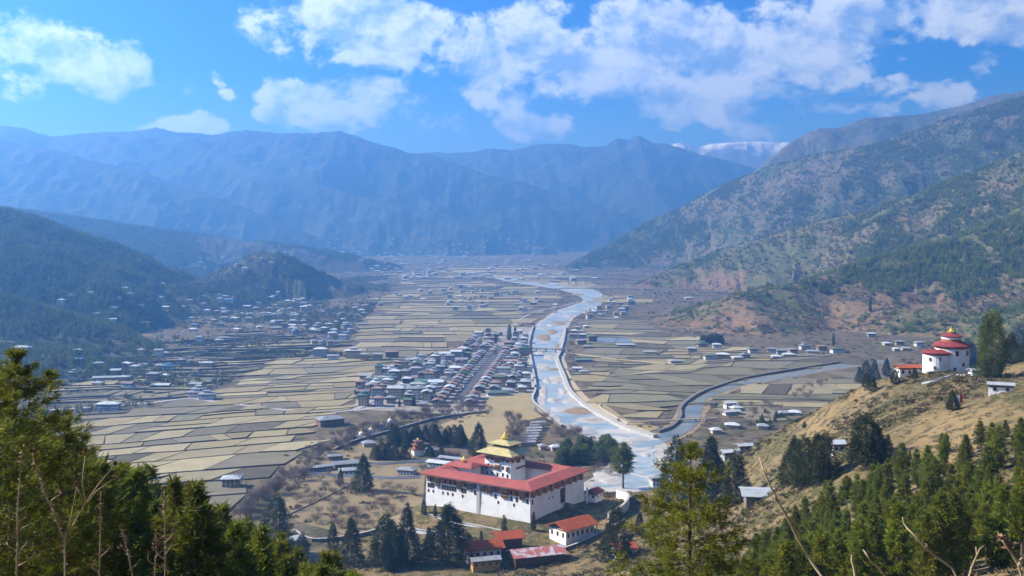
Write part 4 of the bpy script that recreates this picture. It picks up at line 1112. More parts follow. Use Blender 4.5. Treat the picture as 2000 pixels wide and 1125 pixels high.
for a, z, w_, hh in ((-48, 10.4, 1.3, 4.4), (-46, 4.2, 1.2, 2.4), (-5, 11.8, 1.9, 2.8), (40, 11.8, 1.9, 2.8), (18, 5.8, 1.4, 2.0), (-12, 3.2, 1.3, 2.0), (62, 6.0, 1.4, 2.0)):
    drum_window(0, 0, 9.4, a, z, w_, hh)
for a, z in ((-50, 8.8), (-8, 9.0), (-30, 4.0)): drum_window(wx[0], wx[1], 7.6, a, z, 1.0, 2.0)
tag(watch, 'round white watchtower with crimson roofs and golden top on the spur', 'watchtower')

# ------------------------------------------------------------------ houses
ROOFM = {'grey': mat('grey_sheet_roof', (.24, .255, .27), (.19, .20, .215), .3, rough=.65, wear=((.30, .23, .19), .4, .62), rnd=.18),
         'pale': mat('pale_sheet_roof', (.40, .43, .45), (.32, .345, .36), .3, rough=.6, rnd=.25, wear=((.30, .24, .20), .5, .62)),
         'rust': mat('rusty_pink_roof', (.23, .150, .130), (.19, .130, .115), .3, rough=.85, wear=((.22, .12, .08), .4, .58), rnd=.2),
         'green': mat('green_sheet_roof', (.080, .130, .100), (.10, .145, .115), .3, rough=.7, wear=((.16, .17, .14), .4, .62), rnd=.2),
         'teal': mat('teal_sheet_roof', (.06, .15, .135), (.07, .14, .125), .3, rough=.7),
         'blue': mat('blue_sheet_roof', (.08, .17, .30), (.07, .15, .26), .3, rough=.7),
         'red': M_RUST}
WALLM = {'cream': mat('cream_wall', (.56, .47, .30), (.49, .41, .26), .3, rough=.9, rnd=.12), 'white': mat('white_house_wall', (.72, .71, .68), (.62, .61, .58), .3, rough=.9, rnd=.1),
         'tan': mat('tan_wall', (.40, .32, .22), (.34, .27, .19), .3, rough=.9, rnd=.12), 'brick': mat('brown_brick_wall', (.26, .155, .11), (.21, .13, .095), .5, rough=.9, rnd=.1),
         'ochre': mat('ochre_wall', (.48, .30, .085), (.42, .26, .08), .3, rough=.9), 'grey': mat('grey_wall', (.40, .40, .41), (.33, .33, .34), .3, rough=.9, rnd=.12)}
ROOFN = {'grey': 'grey-roofed', 'pale': 'pale-roofed', 'rust': 'rusty-roofed', 'green': 'green-roofed', 'teal': 'teal-roofed', 'blue': 'blue-roofed', 'red': 'red-roofed'}
HCACHE = {}
def house_meshes(w, d, st, kind):
    """wall, windows, timber and roof meshes of one house design (shared between copies)"""
    key = (w, d, st, kind)
    if key in HCACHE: return HCACHE[key]
    hs_ = 3.1; hh = st * hs_ + .4; t = .18
    wl = MB().box(-w / 2, w / 2, -d / 2, d / 2, -2.5, hh, 0, t)
    wn = MB(); tb = MB()
    def win(face, s, z, ww, wh, b, dep):
        if face == 0: b.box(s - ww / 2, s + ww / 2, -d / 2 - dep, -d / 2 + .5, z, z + wh)
        elif face == 1: b.box(s - ww / 2, s + ww / 2, d / 2 - .5, d / 2 + dep, z, z + wh)
        elif face == 2: b.box(-w / 2 - dep, -w / 2 + .5, s - ww / 2, s + ww / 2, z, z + wh)
        else: b.box(w / 2 - .5, w / 2 + dep, s - ww / 2, s + ww / 2, z, z + wh)
    for f in range(4):
        Ln = w if f < 2 else d; n = max(2, int(Ln / 2.7))
        for k in range(st):
            for i in range(n):
                s = -Ln / 2 + (i + .5) * Ln / n
                win(f, s, k * hs_ + .9 + .2, 1.25 if k else 1.0, 1.7 if k else 1.5, wn, .06)
        # carved timber band under the eaves
        win(f, 0, hh - .95, Ln - .5, .55, tb, .30)
        if f in (0, 2, 3) and st > 1: win(f, 0, (st - 1) * hs_ + .75, Ln * .42, .35, tb, .35)
    rf = MB(); ln = MB()
    z = hh + .55
    if kind == 'hip': hip_roof(rf, w, d, z, min(w, d) * .20, 1.3)
    elif kind == 'gable': gable_roof(rf, w, d, z, d * .19, 1.4)
    elif kind == 'lantern':
        hip_roof(rf, w, d, z, min(w, d) * .16, 1.4)
        ln.box(-w * .22, w * .22, -d * .20, d * .20, z + .4, z + min(w, d) * .16 + 1.3)
        hip_roof(ln, w * .44, d * .40, z + min(w, d) * .16 + 1.5, d * .10, 1.2, mi=1)
    gb = MB()
    if kind == 'gable':
        for s in (-1, 1):
            x = s * (w / 2 - .4)
            gb.add([(x, -d / 2 + .3, hh), (x, d / 2 - .3, hh), (x, 0, hh + .5 + d * .16), (x - .25 * s, -d / 2 + .3, hh), (x - .25 * s, d / 2 - .3, hh), (x - .25 * s, 0, hh + .5 + d * .16)], [(0, 1, 2), (5, 4, 3), (0, 3, 4, 1), (1, 4, 5, 2), (2, 5, 3, 0)])
    else:
        gb.box(-w / 2 + 1, w / 2 - 1, -d / 2 + 1, d / 2 - 1, hh - .1, z + .15)
    one = MB()
    for b_, mi in ((wl, 0), (rf, 1), (wn, 2), (tb, 3), (gb, 3)):
        o_ = len(one.v); one.v += b_.v; one.f += [tuple(i + o_ for i in f) for f in b_.f]; one.m += [mi] * len(b_.f)
    if ln.v:
        o_ = len(one.v); one.v += ln.v; one.f += [tuple(i + o_ for i in f) for f in ln.f]; one.m += [1 if m else 0 for m in ln.m]
    r = {'wall': wl.mesh('wall', [M_WHITE]), 'roof': rf.mesh('roof', [M_WHITE]), 'window': wn.mesh('window_rows', [M_PANE]), 'timber': tb.mesh('timber_band', [M_WOOD]), 'gable': gb.mesh('attic', [M_WOOD]),
         'lantern': ln.mesh('roof_lantern', [M_WHITE, M_WHITE]) if ln.v else None, 'raw': one}
    HCACHE[key] = r
    return r
def slot(o, *ms):
    for i, m in enumerate(ms):
        if i < len(o.material_slots):
            o.material_slots[i].link = 'OBJECT'; o.material_slots[i].material = m
HOUSES = []      # (x, y, z, rz, w, d, st, kind, roof, wall, where)
def put_house(x, y, rz, w, d, st, kind, roof, wallc, where, z=None):
    HOUSES.append((x, y, H(x, y) if z is None else z, rz, w, d, st, kind, roof, wallc, where))
rh = random.Random(21)
SIZES = [(12, 9), (14, 10), (16, 11), (18, 12), (11, 10), (20, 11)]
# the town: rows either side of the main street
def street_x(y): return -66 + (y - 1165) * 46 / 595.0
y = 1150.0; nrow = 0
while y < 2020:
    for side in (-1, 1):
        off = 15.0
        for k in range(12):
            x = street_x(y) + side * (off + 4)
            w, d = rh.choice(SIZES[:5]) if k else rh.choice(((12, 10), (14, 11), (11, 10)))
            off += w * .5 + rh.uniform(9, 15)
            yy = y + rh.uniform(-5, 5) * (1 if k else .3)
            px, py = proj(x, yy, 0)
            if not in_poly(px, py, TOWN) or px > 1030: continue
            if py > 768 and px > 930: continue
            if k and rh.random() < .10: continue
            if y > 1780 and rh.random() < .45: continue
            first = k == 0 and y < 1640
            st = 2 if first else rh.choices((1, 2, 3, 4), (1.2, 4, 4, 1.6))[0]
            kind = 'gable' if first else rh.choices(('hip', 'gable', 'lantern'), (4, 3, 2.5))[0]
            roof = rh.choices(('rust', 'grey', 'pale', 'green', 'teal', 'red'), (5, 4, 1.5, 1.6, .2, .08) if first else (3.4, 6, 3, 1.4, .2, .12))[0]
            wl = rh.choices(('cream', 'white', 'tan', 'brick', 'grey', 'ochre'), (4, 4, 3, 1.3, 2.5, .6))[0]
            rz = math.atan2(640, 51) + (0 if rh.random() < .6 else math.pi / 2) + rh.uniform(-.08, .08)
            if first: rz = math.atan2(640, 51)
            put_house(x, yy, rz, w, d, st, kind, roof, wl, 'in the town')
    y += 25 if y < 1700 else 34
def hp(px, py, w, d, st, kind, roof, wl, where, rz=0.0):
    h_ = hit(px, py, 500)
    if h_ is None: return
    put_house(h_[0], h_[1], rz, w, d, st, kind, roof, wl, where, h_[2])
# town-edge blocks that stand out
for a in [(727, 752, 26, 16, 4, 'hip', 'grey', 'brick', .3), (800, 758, 20, 16, 5, 'lantern', 'teal', 'brick', .1), (752, 770, 30, 14, 3, 'hip', 'rust', 'tan', 1.0), (793, 768, 20, 11, 1, 'hip', 'green', 'white', .1), (690, 700, 24, 14, 4, 'lantern', 'pale', 'cream', .1),
          (626, 697, 20, 13, 4, 'hip', 'pale', 'grey', 0), (712, 704, 12, 10, 3, 'hip', 'grey', 'ochre', 0), (650, 703, 16, 10, 2, 'gable', 'grey', 'white', .2), (668, 702, 14, 10, 2, 'hip', 'grey', 'grey', .2), (738, 704, 14, 9, 3, 'gable', 'grey', 'tan', 0), (766, 699, 20, 12, 3, 'hip', 'rust', 'brick', .1),
          (822, 786, 22, 12, 1, 'hip', 'rust', 'white', .3), (880, 776, 16, 11, 1, 'gable', 'green', 'tan', 1.4), (972, 772, 26, 12, 1, 'hip', 'green', 'white', .2), (1020, 768, 18, 12, 2, 'hip', 'red', 'white', .05), (645, 830, 26, 15, 2, 'hip', 'grey', 'brick', .5)]:
    hp(*a[:8], 'at the town edge', a[8])
# right bank villages
for a in [(1345, 584, 24, 10, 1, 'gable', 'pale', 'white'), (1218, 615, 14, 10, 2, 'hip', 'blue', 'cream'), (1318, 709, 18, 12, 1, 'hip', 'green', 'tan'), (1270, 691, 20, 12, 1, 'lantern', 'green', 'brick'), (1222, 677, 30, 8, 1, 'gable', 'pale', 'grey'), (1352, 688, 15, 11, 2, 'hip', 'pale', 'cream'), (1386, 702, 18, 11, 2, 'hip', 'green', 'white'),
          (1412, 700, 20, 12, 2, 'hip', 'pale', 'ochre'), (1440, 702, 16, 8, 1, 'gable', 'pale', 'white'), (1455, 700, 14, 10, 2, 'lantern', 'grey', 'tan'), (1400, 680, 14, 10, 2, 'hip', 'pale', 'white'), (1372, 678, 18, 11, 2, 'lantern', 'green', 'tan'), (1470, 689, 14, 10, 2, 'hip', 'green', 'white'), (1488, 690, 16, 10, 2, 'hip', 'pale', 'grey'),
          (1508, 689, 15, 10, 2, 'hip', 'grey', 'white'), (1526, 692, 15, 10, 2, 'gable', 'grey', 'grey'), (1540, 696, 18, 9, 1, 'gable', 'pale', 'white'), (1516, 700, 14, 9, 1, 'hip', 'pale', 'white'), (1548, 690, 14, 9, 2, 'hip', 'grey', 'tan'), (1572, 682, 18, 12, 2, 'lantern', 'grey', 'white'), (1605, 684, 16, 11, 2, 'hip', 'rust', 'tan'),
          (1636, 689, 22, 13, 2, 'hip', 'green', 'white'), (1588, 690, 20, 8, 1, 'gable', 'grey', 'grey'), (1702, 658, 14, 9, 2, 'hip', 'pale', 'grey'), (1732, 674, 14, 9, 1, 'hip', 'pale', 'white'), (1757, 674, 14, 10, 2, 'hip', 'grey', 'tan'), (1795, 676, 15, 9, 2, 'hip', 'pale', 'white'), (1770, 684, 16, 10, 1, 'hip', 'green', 'cream'), (1750, 685, 10, 8, 1, 'gable', 'pale', 'white'),
          (1140, 707, 26, 10, 1, 'gable', 'green', 'grey'), (1128, 728, 12, 9, 2, 'gable', 'pale', 'white'), (1140, 730, 11, 8, 1, 'gable', 'grey', 'tan'), (1135, 672, 18, 12, 2, 'hip', 'grey', 'tan'), (1156, 667, 16, 12, 3, 'hip', 'green', 'brick'), (1146, 680, 12, 9, 1, 'gable', 'blue', 'grey'), (1128, 645, 12, 9, 2, 'hip', 'grey', 'white'),
          (1137, 650, 12, 9, 1, 'gable', 'rust', 'tan'), (1122, 652, 12, 9, 2, 'gable', 'pale', 'grey'), (1145, 640, 11, 9, 1, 'hip', 'pale', 'white'), (1120, 660, 14, 9, 2, 'gable', 'rust', 'grey'), (1138, 660, 14, 9, 2, 'hip', 'pale', 'tan')]:
    hp(*a, 'on the fields bank', rh.uniform(-.25, .25))
# farm between the rivers and the hill
for a in [(1425, 798, 12, 8, 2, 'gable', 'pale', 'white'), (1438, 802, 11, 8, 1, 'gable', 'pale', 'grey'), (1428, 810, 18, 8, 1, 'gable', 'pale', 'white'), (1430, 836, 13, 8, 1, 'gable', 'pale', 'grey'), (1530, 812, 12, 8, 1, 'gable', 'teal', 'grey'), (1552, 811, 12, 8, 1, 'gable', 'pale', 'white'), (1398, 846, 9, 6, 1, 'gable', 'pale', 'grey'), (1490, 838, 10, 7, 1, 'gable', 'grey', 'tan')]:
    hp(*a, 'by the side river', rh.uniform(-.3, .5))
# around the fortress
for a in [(865, 912, 26, 8, 1, 'gable', 'pale', 'white', -.45), (885, 903, 24, 6, 1, 'gable', 'grey', 'white', -.45), (795, 925, 14, 9, 1, 'hip', 'grey', 'white', -.3), (680, 912, 24, 10, 1, 'gable', 'grey', 'tan', .35), (680, 926, 13, 8, 1, 'hip', 'grey', 'white', .3), (620, 920, 26, 6, 1, 'gable', 'grey', 'grey', .5), (655, 898, 12, 7, 1, 'hip', 'grey', 'tan', .3),
          (1284, 948, 11, 9, 2, 'hip', 'grey', 'white', .2), (1298, 945, 9, 7, 1, 'gable', 'red', 'white', .2), (1310, 905, 9, 7, 1, 'gable', 'red', 'tan', .4), (1425, 892, 12, 7, 1, 'gable', 'pale', 'grey', .3), (1455, 880, 10, 6, 1, 'gable', 'pale', 'grey', .2), (452, 950, 13, 10, 2, 'hip', 'pale', 'tan', .1), (720, 872, 10, 7, 1, 'gable', 'rust', 'white', .3),
          (565, 1065, 12, 8, 1, 'gable', 'pale', 'white', .6), (845, 885, 10, 7, 1, 'gable', 'rust', 'tan', .1), (1085, 880, 8, 5, 1, 'gable', 'pale', 'grey', .3), (1060, 878, 6, 5, 1, 'hip', 'grey', 'white', .3)]:
    hp(*a[:8], 'near the fortress', a[8])
# village climbing the left slopes
def scatter(poly, n, where, mind, sizes, seed, roofs=('grey', 'pale', 'pale', 'green', 'rust', 'grey', 'blue')):
    q = random.Random(seed); xs = [p[0] for p in poly]; ys = [p[1] for p in poly]; got = []; tries = 0
    while len(got) < n and tries < n * 40:
        tries += 1
        px, py = q.uniform(min(xs), max(xs)), q.uniform(min(ys), max(ys))
        if not in_poly(px, py, poly): continue
        h_ = hit(px, py, 900)
        if h_ is None or any(math.hypot(h_[0] - a, h_[1] - b) < mind for a, b in got): continue
        got.append((h_[0], h_[1])); w, d = q.choice(sizes)
        put_house(h_[0], h_[1], q.uniform(-.5, .5), w, d, q.choice((1, 2, 2, 2, 3)), q.choice(('hip', 'hip', 'gable', 'lantern')), q.choice(roofs), q.choice(('white', 'white', 'white', 'cream', 'tan', 'grey')), where, h_[2])
S_ = [(12, 9), (13, 9), (15, 10), (10, 8), (18, 9)]
scatter([(395, 580), (560, 570), (600, 590), (690, 640), (690, 655), (600, 662), (480, 640), (400, 610)], 66, 'in the left-hand village', 20, S_, 31)
scatter([(110, 580), (330, 555), (420, 600), (480, 640), (440, 690), (300, 650), (170, 625)], 28, 'on the left slopes', 30, S_, 32)
scatter([(150, 690), (330, 690), (420, 720), (400, 775), (250, 760), (140, 760)], 24, 'at the foot of the left slopes', 26, S_, 33)
scatter([(600, 650), (700, 600), (735, 575), (745, 600), (700, 645), (650, 680), (600, 680)], 26, 'along the edge of the plain', 24, S_, 34)
scatter([(380, 505), (480, 505), (560, 490), (560, 520), (440, 540), (380, 520)], 16, 'around the left-hand knoll', 30, S_, 35)
for a in [(43, 687, 24, 12, 2, 'hip', 'pale', 'white'), (8, 677, 24, 12, 2, 'hip', 'pale', 'white'), (160, 740, 24, 11, 2, 'hip', 'pale', 'white'), (218, 742, 46, 9, 1, 'gable', 'pale', 'grey'), (212, 800, 24, 11, 2, 'hip', 'pale', 'white'), (384, 776, 18, 12, 2, 'lantern', 'grey', 'white'), (405, 780, 18, 12, 2, 'lantern', 'grey', 'white'), (315, 757, 22, 10, 1, 'gable', 'pale', 'tan'),
          (446, 590, 26, 14, 2, 'gable', 'blue', 'white'), (120, 595, 12, 10, 3, 'hip', 'pale', 'white')]:
    hp(*a, 'at the foot of the left slopes', rh.uniform(-.2, .2))
scatter([(745, 575), (880, 560), (1000, 560), (1090, 580), (1090, 600), (1020, 612), (900, 610), (800, 600)], 46, 'out on the plain', 28, S_, 36)
scatter([(1160, 600), (1200, 580), (1260, 585), (1270, 600), (1200, 625), (1150, 625)], 18, 'on the upper fields bank', 26, S_, 37)
FARH0 = len(HOUSES)
scatter([(620, 478), (740, 500), (900, 500), (1080, 490), (1090, 515), (1200, 550), (1050, 552), (900, 545), (760, 555), (700, 510)], 130, 'far', 40, [(18, 12), (24, 14), (30, 14)], 38, ('pale', 'grey', 'pale', 'blue'))
scatter([(560, 465), (1040, 468), (1100, 485), (900, 505), (700, 500)], 80, 'far', 50, [(16, 11), (22, 12)], 39, ('pale', 'grey', 'pale'))

# keep houses out of the river and off each other
keep = []
for hse in HOUSES:
    if hse[10] != 'far' and any(abs(hse[0] - k[0]) < (hse[4] + k[4]) * .46 and abs(hse[1] - k[1]) < (hse[5] + k[5]) * .52 for k in keep if k[10] != 'far'): continue
    keep.append(hse)
near_h = sorted([k for k in keep if k[10] != 'far'], key=lambda k: -(k[4] * k[6]) / k[1])
single, rest = near_h[:300], near_h[300:] + [k for k in keep if k[10] == 'far']
MARKS = {'the road bridge': (60, 1660), 'the fortress': (0, 680), 'the river confluence': on_floor(1290, 855), 'the lower end of the main street': (-66, 1165), 'the upper end of the main street': (-20, 1760), 'the round watchtower': (255, 580), 'the left-hand knoll': tuple(at(530, 490, 3050)[:2]),
         'the dark trees under the brown slope': on_floor(1400, 672), 'the bend of the far river': on_floor(1165, 583), 'the large blue-roofed hall': tuple(hit(446, 590, 900)[:2]), 'the lower left slope road': on_floor(372, 779), 'the teal-roofed block': on_floor(800, 758), 'the brown knoll foot': on_floor(1600, 690)}
ITEMS = []
NSTOREY = {1: 'single-storey', 2: 'two-storey', 3: 'three-storey', 4: 'four-storey', 5: 'five-storey'}
for (x, y, z, rz, w, d, st, kind, roof, wl, where) in single:
    ms = house_meshes(w, d, st, kind)
    if y < 1750:
        r = empty('house', (x, y, z), rz)
        wo_ = link('wall', ms['wall'], r); slot(wo_, WALLM[wl])
        tag(link('window_rows', ms['window'], wo_), kind='stuff')
        link('timber_band', ms['timber'], wo_)
        ro_ = link('roof', ms['roof'], r); slot(ro_, ROOFM[roof])
        link('attic', ms['gable'], ro_)
        if ms['lantern']:
            l_ = link('roof_lantern', ms['lantern'], ro_); slot(l_, WALLM[wl], ROOFM[roof])
    else:
        key = ('one', w, d, st, kind)
        if key not in HCACHE: HCACHE[key] = ms['raw'].mesh('house', [M_WHITE, M_WHITE, M_PANE, M_WOOD])
        r = link('house', HCACHE[key]); slot(r, WALLM[wl], ROOFM[roof]); r.location = (x, y, z); r.rotation_euler = (0, 0, rz)
    tag(r, None, 'house', 'houses ' + where)
    ITEMS.append((r, (x, y), '%s %s %s house' % (NSTOREY[st], ROOFN[roof], wl + ('-walled' if wl != 'brick' else ''))))
rank_labels(ITEMS, MARKS)
# the far hamlets: too small to tell apart
fb = MB(); fm = [WALLM['white'], ROOFM['pale'], ROOFM['grey'], WALLM['tan']]
for (x, y, z, rz, w, d, st, kind, roof, wl, where) in rest:
    c, s = math.cos(rz), math.sin(rz); b_ = MB(); hh = 3.1 * st + .4
    b_.box(-w / 2, w / 2, -d / 2, d / 2, -3, hh, 3)
    hip_roof(b_, w, d, hh + .4, 2.2, 1.4, mi=1 if roof == 'pale' else 2)
    o_ = len(fb.v); fb.v += [(x + a * c - b2 * s, y + a * s + b2 * c, z + q) for a, b2, q in b_.v]; fb.f += [tuple(i + o_ for i in f) for f in b_.f]; fb.m += b_.m
tag(fb.build('far_hamlets', fm), 'scattered pale-roofed houses of the far hazy villages', None, None, 'stuff')

# ------------------------------------------------------------------ single buildings near the fortress
def gable_hall(name, x, y, z, rz, w, d, h_, rise, over, roofm, wallm, label, posts=0, cat='building', lean=False, windows=True):
    r = empty(name, (x, y, z), rz)
    wl = MB().box(-w / 2, w / 2, -d / 2, d / 2, -4, h_, 0, .1).build('wall', wallm, r)
    if windows:
        for f, Ln in ((0, w), (2, d)):
            n = max(2, int(Ln / 4))
            for i in range(n):
                s = -Ln / 2 + (i + .5) * Ln / n
                b_ = MB(); p_ = MB()
                if f == 0: b_.box(s - .8, s + .8, -d / 2 - .12, -d / 2 + .4, h_ * .35, h_ * .75); p_.box(s - .5, s + .5, -d / 2 - .16, -d / 2 + .4, h_ * .4, h_ * .7)
                else: b_.box(-w / 2 - .12, -w / 2 + .4, s - .8, s + .8, h_ * .35, h_ * .75); p_.box(-w / 2 - .16, -w / 2 + .4, s - .5, s + .5, h_ * .4, h_ * .7)
                wo = b_.build('window', M_TIMBER, wl); p_.build('pane', M_PANE, wo)
    MB().box(-w / 2 - .15, w / 2 + .15, -d / 2 - .15, d / 2 + .15, h_ - .7, h_ - .1).build('timber_band', M_WOOD, r)
    hw, hd = w / 2 + over, d / 2 + over; zt = h_ + .4
    for s in (-1, 1):
        pts = [(-hw, s * hd, zt), (hw, s * hd, zt), (hw, 0, zt + rise), (-hw, 0, zt + rise)]
        if s > 0: pts = pts[::-1]
        MB().slab(pts, .3).build('roof_slope', roofm, r)
    for s in (-1, 1):
        x_ = s * (w / 2 - .3)
        MB().add([(x_, -d / 2 + .2, h_), (x_, d / 2 - .2, h_), (x_, 0, zt + rise - .5), (x_ - .3 * s, -d / 2 + .2, h_), (x_ - .3 * s, d / 2 - .2, h_), (x_ - .3 * s, 0, zt + rise - .5)], [(0, 1, 2), (5, 4, 3), (0, 3, 4, 1), (1, 4, 5, 2), (2, 5, 3, 0)]).build('gable', M_WOOD, r)
    for k in range(posts):
        px_ = w / 2 + over - 1.0; py_ = -hd + 1.2 + k * (2 * hd - 2.4) / max(1, posts - 1)
        MB().box(px_ - .25, px_ + .25, py_ - .25, py_ + .25, -6, zt - .1).build('post', M_WHITE, r)
    return tag(r, label, cat)
def gp(px, py, D=None):
    if D is None:
        h_ = hit(px, py, 300); return h_
    p = at(px, py, D); return (p[0], p[1], H(p[0], p[1]))
p = gp(1108, 1030, 612); gable_hall('assembly_hall', p[0] + 3, p[1] + 4, p[2] + 1.0, R(40), 24, 15, 7.0, 3.6, 2.2, M_RUST, M_WHITE, 'white hall with broad rust-red gable roof and posts beside the fortress', posts=5)
p = gp(1160, 968, 690); gable_hall('gatehouse', p[0], p[1], p[2] + 2, R(60), 11, 8, 4.0, 2.2, 1.4, M_RUST, M_WHITE, 'small red-roofed gatehouse beyond the fortress gate')
p = gp(1218, 1035, 560); gable_hall('caretaker_house', p[0], p[1], p[2] + 1, R(15), 11, 8, 5.0, 2.2, 1.4, M_RUST, M_WHITE, 'white house with rust-red roof half hidden by dark conifers right of the lawn')
p = gp(1035, 1128, 575); gable_hall('long_shed', p[0] + 4, p[1] + 2, p[2] + 1.0, R(18), 30, 12, 4.6, 3.2, 1.4, mat('patched_red_sheet', (.38, .13, .11), (.46, .42, .44), .22, rough=.6, lo=.46, hi=.56), M_WOOD, 'long shed with patched red and white sheet roof at the bottom edge')
p = gp(945, 1112, 580); gable_hall('courtyard_house', p[0] - 1, p[1] + 3, p[2] + 1.5, R(16), 20, 12, 6.5, 3.4, 2.0, M_RUST, M_WHITE, 'rust-red roofed two-tier courtyard house below the fortress')
p = gp(992, 1098, 598); gable_hall('courtyard_annex', p[0], p[1], p[2] + 2.5, R(16), 15, 11, 6.5, 3.0, 1.8, M_RUST, M_WOOD, 'rust-red roofed dark timber annex beside the courtyard house')
p = gp(948, 1135, 566); gable_hall('porch_shed', p[0], p[1] - 1, p[2] + 2.0, R(16), 16, 6, 4.0, 1.4, .8, ROOFM['grey'], WALLM['ochre'], 'low shed with grey sheet roof and ochre wall at the bottom edge')
p = gp(1497, 962, 470); gable_hall('pavilion', p[0], p[1], p[2] + .5, R(-8), 20, 14, 1.5, 1.5, 2.2, ROOFM['pale'], M_STONE, 'broad low pavilion with pale blue sheet roof on the dry slope', windows=False)
p = gp(1634, 913, 445); gable_hall('hut', p[0], p[1], p[2] + .3, R(10), 5.5, 4.5, 3.6, 1.4, 1.0, ROOFM['pale'], M_WHITE, 'small white hut with grey roof behind the dark conifers on the slope')
p = gp(1955, 795, 440); gable_hall('hillside_shed', p[0], p[1], p[2] + .3, R(-25), 10, 6, 3.6, .8, .7, ROOFM['pale'], WALLM['white'], 'pale blue sheet-roofed shed at the right edge of the slope')
p = gp(1778, 724, 585); gable_hall('watchtower_annex', p[0], p[1], p[2] - .3, R(4), 16, 7, 4.6, 1.3, 1.0, M_RUST, M_WHITE, 'long low white annex with red roof left of the round watchtower')
p = gp(1903, 735, 545); gable_hall('ticket_booth', p[0], p[1], p[2], R(10), 5, 4, 3, 1.0, .8, ROOFM['pale'], M_WHITE, 'tiny white booth beside the terrace wall right of the watchtower', windows=False)
# crenellated terrace wall in front of the watchtower
tw = empty('terrace_parapet', (0, 0, 0)); pts = [at(px, 738, D)[:2] for px, D in ((1800, 548), (1830, 545), (1865, 548), (1900, 540))]
P_ = smooth_path(pts, 8)
for k in range(len(P_) - 1):
    a, c = P_[k], P_[k + 1]; d_ = c - a; z0 = max(H(*a), H(*c)); nn = np.array([-d_[1], d_[0]]) / np.linalg.norm(d_) * .5
    MB().obox((a[0], a[1], z0 - 4), (d_[0], d_[1], 0), (nn[0], nn[1], 0), (0, 0, 4.9 + .002 * (k % 2))).build('wall_section', M_WHITE, tw)
    MB().obox((a[0], a[1], z0 + .95), (d_[0] * .5, d_[1] * .5, 0), (nn[0] * 1.02, nn[1] * 1.02, 0), (0, 0, .6)).build('merlon', M_STONE, tw)
tag(tw, 'white crenellated parapet wall along the terrace below the watchtower', 'wall')
# the little pagoda temple behind the fortress
p = gp(816, 888, None); pg = empty('pagoda_temple', (p[0], p[1], p[2]), R(20)); pg.scale = (.85, .85, .8)
for k, (w, z0, z1) in enumerate(((11, -2, 6.5), (8.5, 6.5, 11.5), (5.5, 11.5, 15.5))):
    MB().box(-w / 2, w / 2, -w / 2, w / 2, z0, z1, 0, .15).build('storey', M_WHITE if k == 0 else M_KEMAR, pg)
    rf = MB(); hip_roof(rf, w, w, z1 + .2, 1.7, 1.9, ridge=.4); rf.build('roof_tier', mat('weathered_red_tier', (.16, .075, .055), (.12, .06, .048), .5, rough=.9), pg)
MB().lathe([(.7, 17), (.8, 17.8), (.3, 18.6), (.05, 20)], 8).build('finial', M_GOLD2, pg)
tag(pg, 'three-tiered temple with rust-red pagoda roofs among the pines', 'temple')
# white shrines beside the avenue
for i, (px, py) in enumerate(((725, 848), (745, 838), (762, 830), (706, 856))):
    h_ = hit(px, py, 500); s = empty('shrine', (h_[0], h_[1], h_[2]))
    MB().box(-3.4, 3.4, -3.4, 3.4, -1, 3.2, 0, .3).build('base', M_WHITE, s)
    MB().lathe([(2.2, 3.2), (2.6, 4.6), (2.2, 6.0), (1.0, 6.4)], 12).build('dome', M_WHITE, s)
    MB().lathe([(1.1, 6.4), (.3, 9.6), (.05, 10.2)], 8).build('spire', M_GOLD2, s)
    rr = MB(); hip_roof(rr, 6.0, 6.0, 3.2, .6, .6, ridge=2.4); rr.build('ledge', ROOFM['grey'], s)
    tag(s, ['white shrine, second from the avenue end nearest the town wall', 'white shrine, middle of the three close to the town', 'white shrine closest to the town', 'white shrine farthest from the town'][i], 'shrine', 'white shrines beside the avenue')
# stepped row of storehouses behind the fortress
for k in range(8):
    px = 1030 + k * 3.0 - (k % 2); py = 870 - k * 5.6
    h_ = hit(px, py, 500); s = empty('storehouse', (h_[0], h_[1], h_[2]), R(12))
    MB().box(-7, 7, -3, 3, -1, 3.2, 0, .1).build('wall', WALLM['tan'], s)
    rf = MB(); gable_roof(rf, 14, 6, 3.5, 1.2, .8); rf.build('roof', ROOFM['grey'], s)
    tag(s, 'long grey-roofed storehouse, %s in the stepped row behind the fortress' % ['nearest', 'second nearest', 'third nearest', 'fourth nearest', 'fifth nearest', 'third farthest', 'second farthest', 'farthest'][k], 'storehouse', 'stepped row of storehouses')
# cars parked in the town
def car_mesh():
    b_ = MB()
    prof = [(-2.1, .35), (-2.1, .85), (-1.9, 1.0), (-1.2, 1.05), (-.7, 1.5), (.8, 1.5), (1.4, 1.0), (2.1, .9), (2.15, .4)]
    vs = [(x, -.85, z) for x, z in prof] + [(x, .85, z) for x, z in prof]; n = len(prof)
    b_.add(vs, [tuple(range(n)), tuple(range(2 * n - 1, n - 1, -1))] + [(i, n + i, n + (i + 1) % n, (i + 1) % n) for i in range(n)])
    return b_.mesh('body', [M_WHITE])
CARB = car_mesh()
CARW = MB()
CARW.lathe([(.36, -.12), (.36, .12)], 8); CARW = CARW.mesh('wheel', [M_PANE])
CARG = MB().box(-.95, 1.0, -.87, .87, 1.08, 1.42).mesh('window_glass', [M_PANE])
CCOL = {'white': mat('car_white', (.75, .75, .75), rough=.3), 'red': mat('car_red', (.4, .03, .03), rough=.3), 'silver': mat('car_silver', (.4, .42, .44), rough=.3), 'blue': mat('car_blue', (.04, .09, .3), rough=.3)}
cl = []
